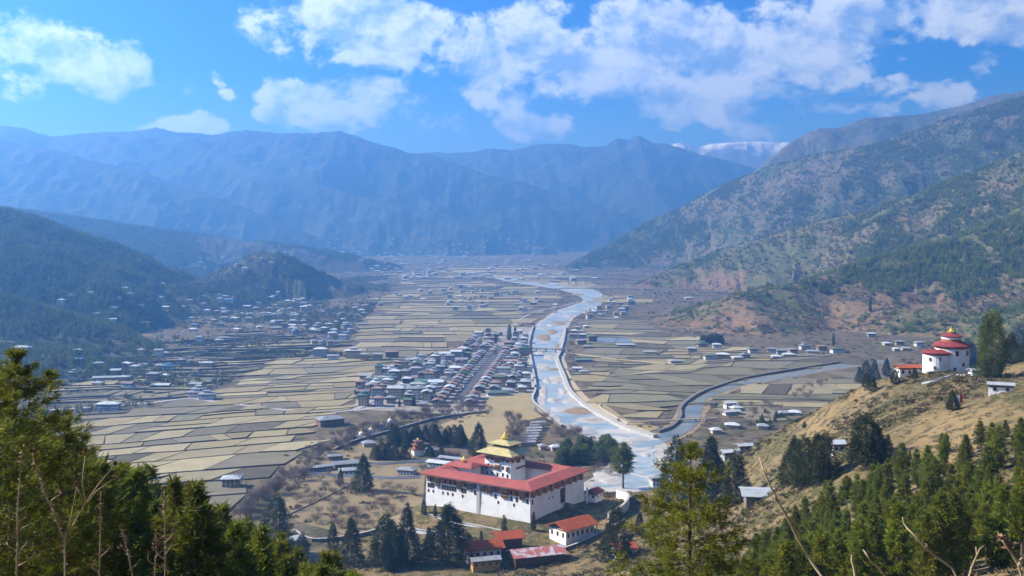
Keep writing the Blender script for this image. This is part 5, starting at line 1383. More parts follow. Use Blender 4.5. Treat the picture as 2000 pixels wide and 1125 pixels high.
for k in range(18):
    yy = 1178 + k * 16 + rh.uniform(-3, 3); sdx = -6.2 if k % 2 else 6.2
    x = street_x(yy) + sdx; cn = rh.choice(list(CCOL)); c_ = empty('parked_car', (x, yy, .42), math.atan2(640, 51))
    bo = link('body', CARB, c_); slot(bo, CCOL[cn]); link('window_glass', CARG, c_)
    for wx_, wy_ in ((-1.3, -.8), (1.3, -.8), (-1.3, .8), (1.3, .8)):
        w_ = link('wheel', CARW, c_); w_.location = (wx_, wy_, .36); w_.rotation_euler = (R(90), 0, 0)
    tag(c_, None, 'car', 'cars parked along the main street'); cl.append((c_, (x, yy), '%s car parked along the %s side of the main street' % (cn, 'left' if k % 2 else 'right')))
rank_labels(cl, {'its lower end': (-66, 1165)})
# flag poles
def flagpole(px, py, D, h_, cols, label):
    p = gp(px, py, D); r = empty('flag_pole', p)
    MB().tube([(0, 0, -1), (0, 0, h_)], [.14, .08], 6).build('pole', M_CONC, r)
    n = len(cols); seg = h_ * .72 / n
    for k, c in enumerate(cols):
        z0 = h_ * .22 + k * seg; b_ = MB(); vs = []; fs = []
        for i in range(5):
            x_ = .12 + i * .28; yo = .18 * math.sin(i * 1.3 + k); vs += [(x_, yo, z0), (x_, yo, z0 + seg), (x_, yo + .03, z0), (x_, yo + .03, z0 + seg)]
        for i in range(4):
            a = 4 * i; fs += [(a, a + 4, a + 5, a + 1), (a + 3, a + 7, a + 6, a + 2)]
        b_.add(vs, fs); b_.build('banner', c, r)
    return tag(r, label, 'flag pole')
cloth = [mat('yellow_cloth', (.75, .55, .05), trans=.3), mat('green_cloth', (.05, .3, .08), trans=.3), mat('red_cloth', (.55, .04, .04), trans=.3), M_FLAGW, mat('blue_cloth', (.06, .1, .45), trans=.3)]
flagpole(1145, 965, 668, 15, [M_FLAGW], 'tall white prayer flag pole at the corner of the fortress')
for k, (px, py) in enumerate(((452, 950), (460, 948), (466, 950), (472, 948))):
    flagpole(px, py, hit(px, py, 500)[1], 10, [M_FLAGW], 'white prayer flag pole on the small house by the fields, %s' % ['first from the left', 'second from the left', 'third from the left', 'last on the right'][k])
flagpole(1545, 955, 462, 9, cloth, 'five-coloured prayer flag pole beside the pavilion')
for k, c in enumerate((cloth[0], cloth[3], M_FLAGW, cloth[2], M_FLAGW, cloth[2])):
    flagpole(1849 + k * 5, 806 - (k % 2) * 5, 425 + (k % 3) * 3, 5.0, [c], ['yellow prayer flag under the small cypress, leftmost', 'white prayer flag under the small cypress, second from left', 'white prayer flag under the small cypress, third from left', 'red prayer flag under the small cypress, fourth from left', 'white prayer flag under the small cypress, fifth from left', 'red prayer flag under the small cypress, rightmost'][k])
# lamp post on the meadow wall and garden walls left of the fortress
wall('compound_wall', FL((590, 925), (640, 930), (700, 933), (760, 936), (820, 934)), 1.8, .8, M_WHITE, label='long white compound wall in front of the grey-roofed houses', cap=ROOFM['grey'])
wall('rear_compound_wall', FL((690, 905), (740, 908), (790, 905), (850, 900), (895, 888)), 1.8, .8, M_WHITE, label='white wall behind the long sheds left of the fortress', cap=ROOFM['grey'])
wall('avenue_wall', FL((655, 880), (700, 862), (770, 842), (840, 822), (900, 812), (950, 806)), 2.2, .9, M_STONE, label='long stone wall between the avenue and the park', cap=M_CONC)
wall('orchard_path_wall', FL((560, 1008), (620, 980), (680, 950), (730, 925)), 1.0, 1.2, M_STONE, label='low stone wall running diagonally through the orchard')
wall('lower_orchard_wall', FL((575, 1040), (610, 1058), (680, 1052), (760, 1035)), 2.0, 1.0, M_STONE, label='dark stone wall along the lower edge of the orchard', cap=M_CONC)

# ------------------------------------------------------------------ vegetation
def leaf_mat(name, c1, c2, c3, scale, trans=.25, rnd=.2):
    m = bpy.data.materials.new(name); m.use_nodes = True
    t = m.node_tree; b = t.nodes['Principled BSDF']; q = NT(t)
    pos = q.n('ShaderNodeNewGeometry')
    oi = q.n('ShaderNodeObjectInfo')
    f = q.ramp(q.noise(pos.outputs['Position'], scale, 4, .65), .36, .64)
    col = q.mix(f, c1, c2)
    col = q.mix(q.math('MULTIPLY', pos.outputs['Random Per Island'], .45), col, c3)
    h = q.n('ShaderNodeHueSaturation')
    q.put(h.inputs['Value'], q.math('ADD', 1 - rnd, q.math('MULTIPLY', oi.outputs['Random'], 2 * rnd)))
    q.put(h.inputs['Hue'], q.math('ADD', .488, q.math('MULTIPLY', oi.outputs['Random'], .024)))
    q.put(h.inputs['Color'], col); col = h.outputs[0]
    q.put(b.inputs['Base Color'], col); b.inputs['Roughness'].default_value = .65; b.inputs['Specular IOR Level'].default_value = .2
    tr = q.n('ShaderNodeBsdfTranslucent'); q.put(tr.inputs[0], col)
    ms = q.n('ShaderNodeMixShader'); ms.inputs[0].default_value = trans
    q.put(ms.inputs[1], b.outputs[0]); q.put(ms.inputs[2], tr.outputs[0])
    q.put(t.nodes['Material Output'].inputs['Surface'], ms.outputs[0])
    return m
M_PINE = leaf_mat('pine_needles', (.105, .130, .011), (.185, .200, .015), (.050, .070, .011), .5, .38)
M_PINE2 = leaf_mat('olive_pine_needles', (.125, .145, .011), (.225, .225, .016), (.055, .072, .010), .5, .38)
M_CEDAR = leaf_mat('dark_conifer_needles', (.034, .048, .016), (.070, .076, .020), (.018, .027, .010), .4)
M_GREEN = leaf_mat('grove_foliage', (.085, .120, .040), (.13, .155, .045), (.045, .070, .028), .3)
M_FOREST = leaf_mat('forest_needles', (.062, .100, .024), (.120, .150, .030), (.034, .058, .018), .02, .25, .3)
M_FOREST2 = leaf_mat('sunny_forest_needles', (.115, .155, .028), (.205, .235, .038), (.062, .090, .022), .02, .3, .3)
M_BARK = mat('pine_bark', (.075, .052, .036), (.11, .08, .055), 2.0, rough=.95)
M_TWIG = mat('winter_twigs', (.165, .112, .090), (.12, .085, .070), .5, rough=.95, rnd=.2)
M_TWIG2 = mat('grey_winter_twigs', (.17, .145, .125), (.12, .10, .09), .5, rough=.95, rnd=.2)
M_DRY = mat('dry_stalk', (.36, .28, .17), (.24, .17, .10), 6.0, rough=.9)
M_DRYHEAD = mat('dry_seed_head', (.16, .095, .055), (.25, .16, .09), 9.0, rough=.95)

def unit(v): return v / (np.linalg.norm(v, axis=-1, keepdims=True) + 1e-9)
def blades(C, Dv, Ln, Wd, rg):
    """one narrow triangle per row: base centre C, direction Dv, length, width"""
    n = len(C); Dv = unit(Dv)
    side = unit(np.cross(Dv, unit(rg.normal(size=(n, 3)))))
    b0 = C - side * Wd[:, None] * .5; b1 = C + side * Wd[:, None] * .5; tip = C + Dv * Ln[:, None]
    V_ = np.stack([b0, b1, tip], 1).reshape(-1, 3)
    return V_, np.arange(3 * n).reshape(-1, 3)
def pine(seed, h, rad, whorls, nb, tufts, nbl, blen, bw, base=.18, droop=.12, flat=.30, power=.75, mt=None, name='pine', sparse=0.0, upturn=.25):
    """whorled pine: tapering trunk, limbs, needle tufts along limbs and side shoots"""
    rg = np.random.default_rng(seed); C = []; Dd = []; tb = MB()
    lean = rg.normal(size=2) * .012 * h
    def ax(z): t = z / h; return np.array([lean[0] * t * t, lean[1] * t * t, z])
    tb.tube([ax(z) for z in (-1.2, h * .1, h * .4, h * .75, h * .97)], [h * .019, h * .015, h * .011, h * .006, h * .002], 7)
    for i in range(whorls):
        t = (i + rg.uniform(-.35, .35)) / (whorls - 1); t = min(max(t, 0), 1)
        z = h * (base + (1 - base) * t) * .985
        prof = (1 - t) ** power * (1 - .55 * max(0, (.22 - t) / .22))
        R0 = rad * max(.06, prof)
        a0 = rg.uniform(0, 6.28)
        for k in range(nb):
            if rg.random() < sparse: continue
            a = a0 + 6.283 * k / nb + rg.normal() * .22; L_ = R0 * rg.uniform(.62, 1.18)
            d = np.array([math.cos(a), math.sin(a), 0]); elev = upturn * t + .12 - droop * (1 - t) * 2 + rg.normal() * .06
            def bp(s): return ax(z) + d * L_ * s + np.array([0, 0, L_ * (elev * s + .18 * s * s * (1 if t > .2 else .5) - droop * s * .4)])
            if L_ > .5: tb.tube([bp(0), bp(.5), bp(.95)], [h * .0042 * (1 - .6 * t), h * .003 * (1 - .6 * t), h * .001], 3)
            nt = max(2, int(tufts * (L_ / rad) ** .8 + 1))
            s = rg.uniform(.22 if t < .85 else 0, 1.02, nt); s = np.maximum(s, rg.uniform(0, 1, nt) * 0 + .12)
            lat = np.array([-math.sin(a), math.cos(a), 0])
            off = rg.uniform(-1, 1, nt) * flat * L_ * (1.05 - s) * .9 + rg.normal(size=nt) * .05 * L_
            for q in range(nt):
                p = bp(s[q]) + lat * off[q] + np.array([0, 0, rg.normal() * .05 * L_ - abs(off[q]) * .12])
                for _ in range(nbl):
                    C.append(p + rg.normal(size=3) * blen * .22); Dd.append(d * .9 + lat * np.sign(off[q]) * .35 + np.array([0, 0, .35]) + rg.normal(size=3) * .62)
    for _ in range(nbl * 6):
        C.append(ax(h * .96) + rg.normal(size=3) * blen * .3); Dd.append(np.array([0, 0, 1.0]) + rg.normal(size=3) * .4)
    C = np.array(C); Dd = np.array(Dd); n = len(C)
    V_, F_ = blades(C, Dd, blen * rg.uniform(.65, 1.25, n), bw * rg.uniform(.7, 1.3, n), rg)
    return np_mesh(name + '_crown', V_, F_, mt or M_PINE), tb.mesh(name + '_trunk', [M_BARK])
def conifer(seed, h, rad, n, blen, bw, base=.06, shape=.8, lob=.35, mt=None, name='conifer', trunk=True):
    """dense conifer: foliage sprays filling an uneven spindle"""
    rg = np.random.default_rng(seed); tb = MB()
    tb.tube([(0, 0, -1.2), (0, 0, h * .3), (0, 0, h * .93)], [h * .020, h * .014, h * .002], 6)
    t = rg.beta(1.1, 1.5, n); a = rg.uniform(0, 6.283, n)
    prof = np.minimum(1, ((1 - t) ** shape) * 1.15) * np.minimum(1, .45 + t * 5.0)
    lobes = .72 + lob * 2 * (vnoise(np.cos(a) * 1.5 + 9 * seed, t * h / (rad * 1.1) + np.sin(a) * 1.5, seed) - .25) + .16 * np.sin(a * 3 + t * 9 + seed)
    rr = rad * prof * lobes * rg.uniform(.35, 1.0, n) ** .45
    z = h * (base + (1 - base) * t)
    C = np.stack([rr * np.cos(a), rr * np.sin(a), z - rr * .22], 1)
    for j in range(0, n, 36):
        tb.tube([(0, 0, float(z[j]) * .98), tuple(C[j] * np.array([.9, .9, 1]))], [h * .004, h * .0012], 3)
    Dd = np.stack([np.cos(a), np.sin(a), rg.uniform(-.15, .75, n)], 1) + rg.normal(size=(n, 3)) * .45
    C = np.repeat(C, 3, 0) + rg.normal(size=(3 * n, 3)) * blen * .28; Dd = np.repeat(Dd, 3, 0) + rg.normal(size=(3 * n, 3)) * .45
    V_, F_ = blades(C, Dd, blen * rg.uniform(.6, 1.25, 3 * n), bw * rg.uniform(.7, 1.3, 3 * n), rg)
    # shoot at the tip
    return np_mesh(name + '_crown', V_, F_, mt or M_CEDAR), tb.mesh(name + '_trunk', [M_BARK])
def bare_tree(seed, h, spread, name='bare_tree', mt=None, n=900, blen=1.1, bw=.12):
    """leafless tree: limbs and a soft cloud of twigs"""
    rg = np.random.default_rng(seed); tr = MB(); V0 = []; rad = h * .42 * spread
    tr.tube([(0, 0, -.6), (0, 0, h * .2), (.1, .05, h * .36)], [h * .024, h * .018, h * .015], 5)
    limbs = []
    for k in range(8):
        a = 6.283 * k / 8 + rg.normal() * .3; u = rg.uniform(.35, .95); p0 = np.array([.05, .03, h * rg.uniform(.2, .36)])
        p2 = np.array([math.cos(a) * rad * u, math.sin(a) * rad * u, h * rg.uniform(.55, .93)]); p1 = (p0 + p2) / 2 + np.array([math.cos(a), math.sin(a), -.3]) * rad * .12
        tr.tube([tuple(p0), tuple(p1), tuple(p2)], [h * .011, h * .007, h * .003], 4); limbs.append((p0, p1, p2))
    C = []; Dd = []
    for i in range(n):
        p0, p1, p2 = limbs[rg.integers(8)]; t = rg.uniform(.25, 1.05)
        p = (1 - t) ** 2 * p0 + 2 * t * (1 - t) * p1 + t * t * p2 + rg.normal(size=3) * rad * .23
        C.append(p); o = p - np.array([0, 0, h * .35]); Dd.append(o / (np.linalg.norm(o) + .01) + np.array([0, 0, .45]) + rg.normal(size=3) * .5)
    V_, F_ = blades(np.array(C), np.array(Dd), blen * rg.uniform(.5, 1.3, n), bw * rg.uniform(.6, 1.3, n), rg)
    return np_mesh(name + '_crown', V_, F_, mt or M_TWIG), tr.mesh(name + '_trunk', [M_BARK])

PINES = [pine(100 + k, 14, 3.9, 16, 6, 12, 8, .95, .19, base=.08, mt=M_PINE2 if k % 2 else M_PINE, sparse=.08) for k in range(5)]
TALLP = [pine(120 + k, 18, 3.6, 13, 6, 10, 9, 1.05, .20, base=.38, mt=M_PINE2 if k % 2 else M_PINE, sparse=.15, power=.6) for k in range(2)]
CEDARS = [conifer(140 + k, 18, 4.2, 1350, 1.25, .26, lob=.75, shape=(.8, .6, .95, .7)[k]) for k in range(4)]
SPIRES = [conifer(150 + k, 14, 1.7, 700, .8, .2, lob=.25, shape=.6) for k in range(2)]
GROVE = [conifer(160 + k, 12, 3.6, 900, 1.1, .3, base=.15, shape=.55, lob=.5, mt=M_GREEN, name='grove_tree') for k in range(3)]
BIGCON = conifer(170, 46, 9.0, 5200, 2.0, .42, base=.05, shape=.30, lob=.75, mt=leaf_mat('cypress_sprays', (.075, .100, .016), (.130, .145, .020), (.040, .056, .012), .25, .35))
BARES = [bare_tree(180 + k, 10, .95, mt=M_TWIG if k % 3 else M_TWIG2) for k in range(5)]
BUSHY = [bare_tree(190 + k, 8, 1.3, mt=M_TWIG, n=800) for k in range(3)]

TREES = []
def plant(name, meshes, x, y, z, scale, cat, group, desc, sx=1.0, rz=None):
    r = empty(name, (x, y, z), rng.uniform(0, 6.28) if rz is None else rz)
    r.scale = (scale * sx, scale * sx, scale)
    link('trunk', meshes[1], r); link('crown', meshes[0], r)
    tag(r, None, cat, group)
    TREES.append((r, (x, y), desc))
    return r
tr = random.Random(5)
def interp(tab, x):
    if x <= tab[0][0]: return tab[0][1]
    for (a, b), (c, d) in zip(tab[:-1], tab[1:]):
        if x <= c: return b + (d - b) * (x - a) / (c - a)
    return tab[-1][1]
def fill(line, px0, px1, d0, d1, n, sp, hmin, hmax, desc, group, tall=.12, seed=1, dexp=1.0):
    """pines on the near hillside whose tops stay under a skyline given in photo pixels"""
    q = random.Random(seed); pts = []; tries = 0
    while len(pts) < n and tries < n * 60:
        tries += 1
        px = q.uniform(px0, px1); D = d0 + (d1 - d0) * q.random() ** dexp
        x = (px - 1000) / F * D; z = H(x, D)
        top = CAMZ - (interp(line, px) + q.uniform(0, 30) - HY) / F * D
        hh = top - z
        if hh < hmin: continue
        hh = min(hh, hmax) * q.uniform(.8, 1.0)
        if CAMZ - 1125.0 / 1 > 0: pass
        py_top = HY + (CAMZ - z - hh) / D * F
        if py_top > 1135: continue
        if any(math.hypot(x - a, D - b) < sp * (.6 + D / 400) for a, b in pts): continue
        pts.append((x, D))
        if q.random() < tall and hh > 9: plant('pine_tree', TALLP[q.randrange(2)], x, D, z, hh / 18, 'pine tree', group, desc[1], q.uniform(.9, 1.1))
        else: plant('pine_tree', PINES[q.randrange(5)], x, D, z, hh / 14, 'pine tree', group, desc[0], q.uniform(.85, 1.1) * (1.25 if hh < 8 else 1.0))
LEFTLINE = [(-80, 760), (60, 800), (130, 850), (180, 880), (230, 888), (300, 912), (380, 928), (430, 958), (480, 985), (540, 1030), (600, 1068), (700, 1100), (770, 1075), (830, 1075), (900, 1105), (960, 1130)]
fill(LEFTLINE, -60, 700, 58, 330, 150, 3.4, 6, 22, ('bushy olive-green pine on the near left slope', 'tall bare-stemmed pine on the near left slope'), 'pines on the near left slope', .05, 3, 1.3)
fill(LEFTLINE, 640, 930, 150, 420, 22, 6, 6, 16, ('bushy green pine on the slope below the viewpoint', 'tall pine on the slope below the viewpoint'), 'pines below the viewpoint', .1, 4)
RIGHTLINE = [(1440, 1075), (1500, 1015), (1560, 975), (1620, 930), (1660, 925), (1700, 885), (1740, 865), (1790, 850), (1830, 838), (1880, 830), (1920, 808), (1960, 800), (2000, 790), (2080, 770)]
fill(RIGHTLINE, 1450, 2080, 150, 400, 170, 4.2, 5, 15, ('bushy olive-green pine on the right-hand slope', 'tall clear-stemmed pine on the right-hand slope'), 'pines on the right-hand slope', .2, 5)
fill([(1050, 1110), (1150, 1085), (1480, 1060)], 1060, 1470, 200, 420, 18, 7, 4, 12, ('small green pine below the large near pine', 'tall pine below the large near pine'), 'pines below the large near pine', .1, 6)

def tree_at(px, top, base, meshes, hbase, name, cat, desc, group, sx=1.0, D=None):
    if D is None: h_ = hit(px, base, 250)
    else: p_ = at(px, base, D); h_ = (p_[0], p_[1], H(p_[0], p_[1]))
    if h_ is None: return
    hh = (CAMZ - (top - HY) / F * h_[1]) - h_[2]
    if hh < 2: return
    return plant(name, meshes, h_[0], h_[1], h_[2], hh / hbase, cat, group, desc, sx)
for i, (px, top, base, sx) in enumerate([(710, 888, 960, 1.15), (540, 965, 1085, .95), (686, 1010, 1105, .9), (752, 1002, 1110, 1.1), (795, 985, 1105, .85), (768, 1020, 1112, .9), (876, 985, 1098, 1.5), (1205, 985, 1100, 1.0), (1283, 985, 1045, .8), (1320, 852, 985, .85), (1390, 852, 985, 1.0), (1437, 878, 985, 1.0),
                                        (935, 826, 888, 1.2), (915, 1040, 1080, 1.0), (838, 1030, 1085, .9), (1190, 1020, 1075, 1.1), (1250, 1000, 1045, 1.0), (590, 1040, 1100, .9), (665, 915, 945, .8), (650, 1020, 1075, .8)]):
    tree_at(px, top, base, CEDARS[i % 4], 18, 'conifer_tree', 'conifer', 'dark dense conifer', 'dark conifers around the fortress', sx)
for px, top, base, sx in [(985, 1005, 1066, 1.0), (1042, 1000, 1036, 1.2), (850, 985, 1010, 1.3), (828, 975, 1005, 1.6), (870, 990, 1003, 1.6), (940, 1036, 1062, 1.3), (995, 632, 665, 1.2), (1006, 636, 662, 1.1), (968, 652, 672, 1.2), (1018, 685, 700, 1.0), (808, 772, 793, 1.8), (845, 770, 786, 1.4), (780, 780, 795, 1.6), (1628, 650, 676, 1.0), (1865, 642, 668, 1.0), (1700, 580, 610, .9)]:
    tree_at(px, top, base, SPIRES[int(px) % 2], 14, 'cypress_tree', 'cypress', 'slender dark cypress', 'slender cypresses', sx)
for i in range(26):
    px = tr.uniform(765, 905); top = 826 + (px - 765) * .0 + tr.uniform(0, 14); tree_at(px, top, top + tr.uniform(28, 38), CEDARS[i % 4], 18, 'park_pine', 'pine tree', 'dark green park pine', 'park pines behind the temple', 1.25)
for px, top, base in [(745, 862, 896), (758, 864, 897), (772, 866, 898), (790, 868, 897), (838, 868, 890), (735, 868, 898), (842, 872, 892), (862, 872, 895)]:
    tree_at(px, top, base, CEDARS[px % 4], 18, 'park_pine', 'pine tree', 'dark green lower-park pine', 'park pines left of the temple', 1.4)
for i in range(26):
    t = tr.random(); px = 1090 + t * 112; top = 846 + tr.uniform(0, 26) + (6 if t < .4 else 0); tree_at(px, top, top + tr.uniform(24, 36), GROVE[i % 3], 12, 'grove_tree', 'tree', 'green conifer in the riverside grove', 'riverside grove behind the fortress', 1.2)
tree_at(1217, 865, 955, TALLP[0], 18, 'riverside_pine', 'pine tree', 'tall dark pine with a long bare trunk on the river bank', 'riverside pines', 1.5)
for i, (px, top, base, sx) in enumerate([(1553, 852, 948, 1.2), (1570, 850, 950, 1.1), (1596, 846, 946, 1.0), (1614, 845, 940, 1.1), (1608, 885, 935, 1.0), (1692, 806, 912, 1.3), (1713, 830, 905, 1.2), (1735, 848, 882, .9), (1672, 850, 905, 1.1), (1692, 703, 750, .9), (1679, 716, 748, 1.0), (1708, 702, 742, .9), (1732, 700, 735, 1.1), (1693, 728, 758, 1.1), (1706, 735, 765, 1.0),
                                        (1748, 722, 750, 1.3), (1786, 718, 738, 1.3), (1890, 663, 726, 1.5), (1902, 690, 728, 1.4), (1870, 700, 725, 1.3), (1975, 650, 712, 1.3), (1990, 640, 705, 1.4), (2010, 650, 705, 1.4), (1330, 880, 930, 1.0), (1860, 762, 802, 1.3), (1408, 895, 935, 1.0)]):
    tree_at(px, top, base, CEDARS[i % 4], 18, 'conifer_tree', 'conifer', 'dark dense conifer', 'dark conifers on the tower spur', sx)
tree_at(1938, 604, 768, BIGCON, 46, 'great_cypress', 'cypress', 'huge bushy cypress towering right of the watchtower', 'great cypress', .78, D=530)
for i in range(16):   # conifers at the foot of the brown slope
    px = tr.uniform(1362, 1412); tree_at(px, 650 + tr.uniform(0, 6), 668 + tr.uniform(0, 5), CEDARS[i % 4], 18, 'conifer_tree', 'conifer', 'dark clump tree', 'clump under the brown slope', 1.0)
for i in range(24):
    px = 1505 + tr.uniform(-30, 70); py = 812 + tr.uniform(-6, 26); tree_at(px, py - tr.uniform(6, 14), py, GROVE[i % 3], 12, 'young_conifer', 'conifer', 'small spur-tip conifer', 'young conifers on the spur tip', 1.1)

# bare winter trees: the avenue, the orchard, the park
def along(line, t):
    L_ = [math.hypot(b[0] - a[0], b[1] - a[1]) for a, b in zip(line[:-1], line[1:])]; s = t * sum(L_)
    for (a, b), l in zip(zip(line[:-1], line[1:]), L_):
        if s <= l: return (a[0] + (b[0] - a[0]) * s / l, a[1] + (b[1] - a[1]) * s / l)
        s -= l
    return line[-1]
AV = [(470, 1010), (520, 965), (570, 925), (640, 880), (720, 848), (800, 822), (880, 802), (945, 790)]
for k in range(125):
    px, py = along(AV, (k + tr.random()) / 125); py += tr.gauss(0, 7) + (8 if px < 600 else 0); px += tr.gauss(0, 7)
    h_ = hit(px, py, 400); plant('bare_tree', BARES[k % 5], *h_, tr.uniform(.75, 1.2), 'bare tree', 'bare trees of the avenue', 'leafless brown tree in the long avenue', 1.2)
OR = [(560, 960), (640, 925), (720, 940), (800, 945), (815, 990), (790, 1030), (690, 1040), (590, 1020)]
k = 0
while k < 62:
    px, py = tr.uniform(540, 830), tr.uniform(920, 1045)
    if not in_poly(px, py, OR): continue
    h_ = hit(px, py, 400); plant('orchard_tree', BUSHY[k % 3], *h_, tr.uniform(.6, 1.0), 'bare tree', 'orchard trees', 'leafless orchard tree in the dry meadow', 1.15); k += 1
PKS = [([(990, 815), (1035, 815), (1045, 860), (1010, 880), (985, 850)], 34, 'leafless storehouse bush tree'), ([(1055, 812), (1105, 840), (1150, 850), (1100, 860), (1060, 850)], 16, 'leafless riverbank tree'), ([(850, 855), (920, 870), (900, 900), (840, 905)], 12, 'leafless park tree'),
       ([(905, 795), (965, 790), (960, 815), (880, 830)], 14, 'leafless park-gate tree'), ([(1540, 765), (1620, 745), (1640, 752), (1560, 790)], 14, 'leafless side-river shrub'), ([(1150, 888), (1190, 905), (1205, 935), (1150, 925)], 12, 'leafless grove-side tree'), ([(1105, 685), (1118, 680), (1130, 735), (1112, 735)], 10, 'leafless bridge-road tree'),
       ([(1440, 795), (1500, 790), (1540, 800), (1470, 825)], 12, 'leafless farm shrub')]
for poly, n, ds in PKS:
    k = 0; xs = [p[0] for p in poly]; ys = [p[1] for p in poly]
    while k < n:
        px, py = tr.uniform(min(xs), max(xs)), tr.uniform(min(ys), max(ys))
        if not in_poly(px, py, poly): continue
        h_ = hit(px, py, 400); plant('bare_tree', (BARES + BUSHY)[k % 8], *h_, tr.uniform(.6, 1.1), 'bare tree', 'other bare trees', ds, 1.1); k += 1
TM = dict(MARKS); TM.update({'the round watchtower': (255, 580), 'the viewpoint': (0, 0), 'the pavilion': tuple(at(1497, 962, 470)[:2]), 'the assembly hall': tuple(at(1108, 1030, 612)[:2]), 'the pagoda temple': tuple(on_floor(816, 888))})
for k_ in ('the left-hand knoll', 'the bend of the far river', 'the large blue-roofed hall', 'the upper end of the main street', 'the teal-roofed block'): TM.pop(k_, None)
rank_labels(TREES, TM)

# large pines close to the viewpoint
def hero(seed, px, top, D, rad, whorls, label, **kw):
    x = (px - 1000) / F * D; z = H(x, D); h_ = CAMZ - (top - HY) / F * D - z
    r = empty('pine_tree', (x, D, z))
    cr, tk = pine(seed, h_, rad, whorls, 7, 30, 15, .30 * (D / 40) ** .6, .046 * (D / 40) ** .6, mt=M_PINE2, name='near_pine', **kw)
    link('trunk', tk, r); link('crown', cr, r)
    return tag(r, label, 'pine tree')
hero(201, 22, 686, 40, 4.2, 15, 'large near pine with spreading limbs at the left edge', base=.25, sparse=.12, flat=.42, droop=.05, power=.55)
hero(202, -60, 730, 34, 3.8, 13, 'near pine cut by the left edge of the picture', base=.25, sparse=.12, flat=.42, droop=.05, power=.55)
hero(203, 120, 815, 48, 4.0, 14, 'near pine just behind the large one at the left edge', base=.2, sparse=.15, flat=.42, droop=.05, power=.55)
hero(204, 1345, 868, 75, 7.0, 17, 'large open pine hung with cones in front of the fortress meadow', base=.15, sparse=.10, flat=.40, droop=.16, power=.62)

# ------------------------------------------------------------------ woods and scrub that read as one mass
def low_tree(seed, mt, n=26, spread=.23, tiers=5):
    rg = np.random.default_rng(seed); C = []; Dd = []; Ln = []; Wd = []
    for i in range(n * 3):
        t = rg.beta(1.0, 1.4); a = rg.uniform(0, 6.283); rr = spread * (1 - t) ** .8 * rg.uniform(.3, 1)
        C.append((rr * math.cos(a), rr * math.sin(a), .08 + t * .88)); Dd.append((math.cos(a), math.sin(a), rg.uniform(-.3, .9))); Ln.append(.20 * (1.15 - t)); Wd.append(.13 * (1.15 - t))
    V_, F_ = blades(np.array(C), np.array(Dd) + rg.normal(size=(len(C), 3)) * .3, np.array(Ln), np.array(Wd), rg)
    o = len(V_); k = 4
    tv = np.array([(.018, 0, -.08), (-.009, .016, -.08), (-.009, -.016, -.08), (0, 0, .8)]); tf = np.array([(0, 1, 3), (1, 2, 3), (2, 0, 3)])
    me = np_mesh('forest_tree', np.concatenate([V_, tv]), np.concatenate([F_, tf + o]), mt)
    return bpy.data.objects.new('forest_tree', me)
def shrub(seed, mt, n=40):
    rg = np.random.default_rng(seed); a = rg.uniform(0, 6.283, n); u = rg.uniform(0, 1, n) ** .5; z = np.sqrt(1 - u * u) * rg.uniform(.2, 1, n)
    C = np.stack([.5 * u * np.cos(a), .5 * u * np.sin(a), .5 * z - .08], 1); Dd = np.stack([np.cos(a), np.sin(a), .8 + 0 * a], 1) + rg.normal(size=(n, 3)) * .5
    V_, F_ = blades(C, Dd, np.full(n, .36), np.full(n, .16), rg)
    return bpy.data.objects.new('shrub', np_mesh('shrub', V_, F_, mt))
def mass(name, pts, sizes, protos, label, seed):
    """one object: points carrying instances through geometry nodes"""
    me = bpy.data.meshes.new(name); n = len(pts)
    me.vertices.add(n); me.vertices.foreach_set('co', np.asarray(pts, np.float32).ravel())
    at_ = me.attributes.new('size', 'FLOAT', 'POINT'); at_.data.foreach_set('value', np.asarray(sizes, np.float32))
    o = tag(link(name, me), label, None, None, 'stuff')
    ng = bpy.data.node_groups.new(name + '_scatter', 'GeometryNodeTree')
    ng.interface.new_socket('Geometry', in_out='INPUT', socket_type='NodeSocketGeometry'); ng.interface.new_socket('Geometry', in_out='OUTPUT', socket_type='NodeSocketGeometry')
    q = ng.nodes; gi = q.new('NodeGroupInput'); go = q.new('NodeGroupOutput'); L_ = ng.links.new
    gti = q.new('GeometryNodeGeometryToInstance')
    for p in protos:
        oi = q.new('GeometryNodeObjectInfo'); oi.inputs['Object'].default_value = p; L_(oi.outputs['Geometry'], gti.inputs[0])
    ip = q.new('GeometryNodeInstanceOnPoints'); ip.inputs['Pick Instance'].default_value = True
    L_(gi.outputs[0], ip.inputs['Points'])
    jn = q.new('GeometryNodeJoinGeometry')
    q.remove(gti)
    for p, oi in zip(protos, [x for x in q if x.bl_idname == 'GeometryNodeObjectInfo']):
        g2 = q.new('GeometryNodeGeometryToInstance'); L_(oi.outputs['Geometry'], g2.inputs[0]); L_(g2.outputs[0], jn.inputs[0])
    L_(jn.outputs[0], ip.inputs['Instance'])
    ri = q.new('FunctionNodeRandomValue'); ri.data_type = 'INT'; ri.inputs[4].default_value = 0; ri.inputs[5].default_value = len(protos) - 1; ri.inputs['Seed'].default_value = seed
    L_(ri.outputs[2], ip.inputs['Instance Index'])
    rv = q.new('FunctionNodeRandomValue'); rv.data_type = 'FLOAT_VECTOR'; rv.inputs[0].default_value = (0, 0, 0); rv.inputs[1].default_value = (.1, .1, 6.28); rv.inputs['Seed'].default_value = seed + 1
    try: L_(rv.outputs[0], ip.inputs['Rotation'])
    except Exception: pass
    na_ = q.new('GeometryNodeInputNamedAttribute'); na_.data_type = 'FLOAT'; na_.inputs['Name'].default_value = 'size'
    L_(na_.outputs['Attribute'], ip.inputs['Scale'])
    L_(ip.outputs[0], go.inputs[0])
    md = o.modifiers.new('scatter', 'NODES'); md.node_group = ng
    return o
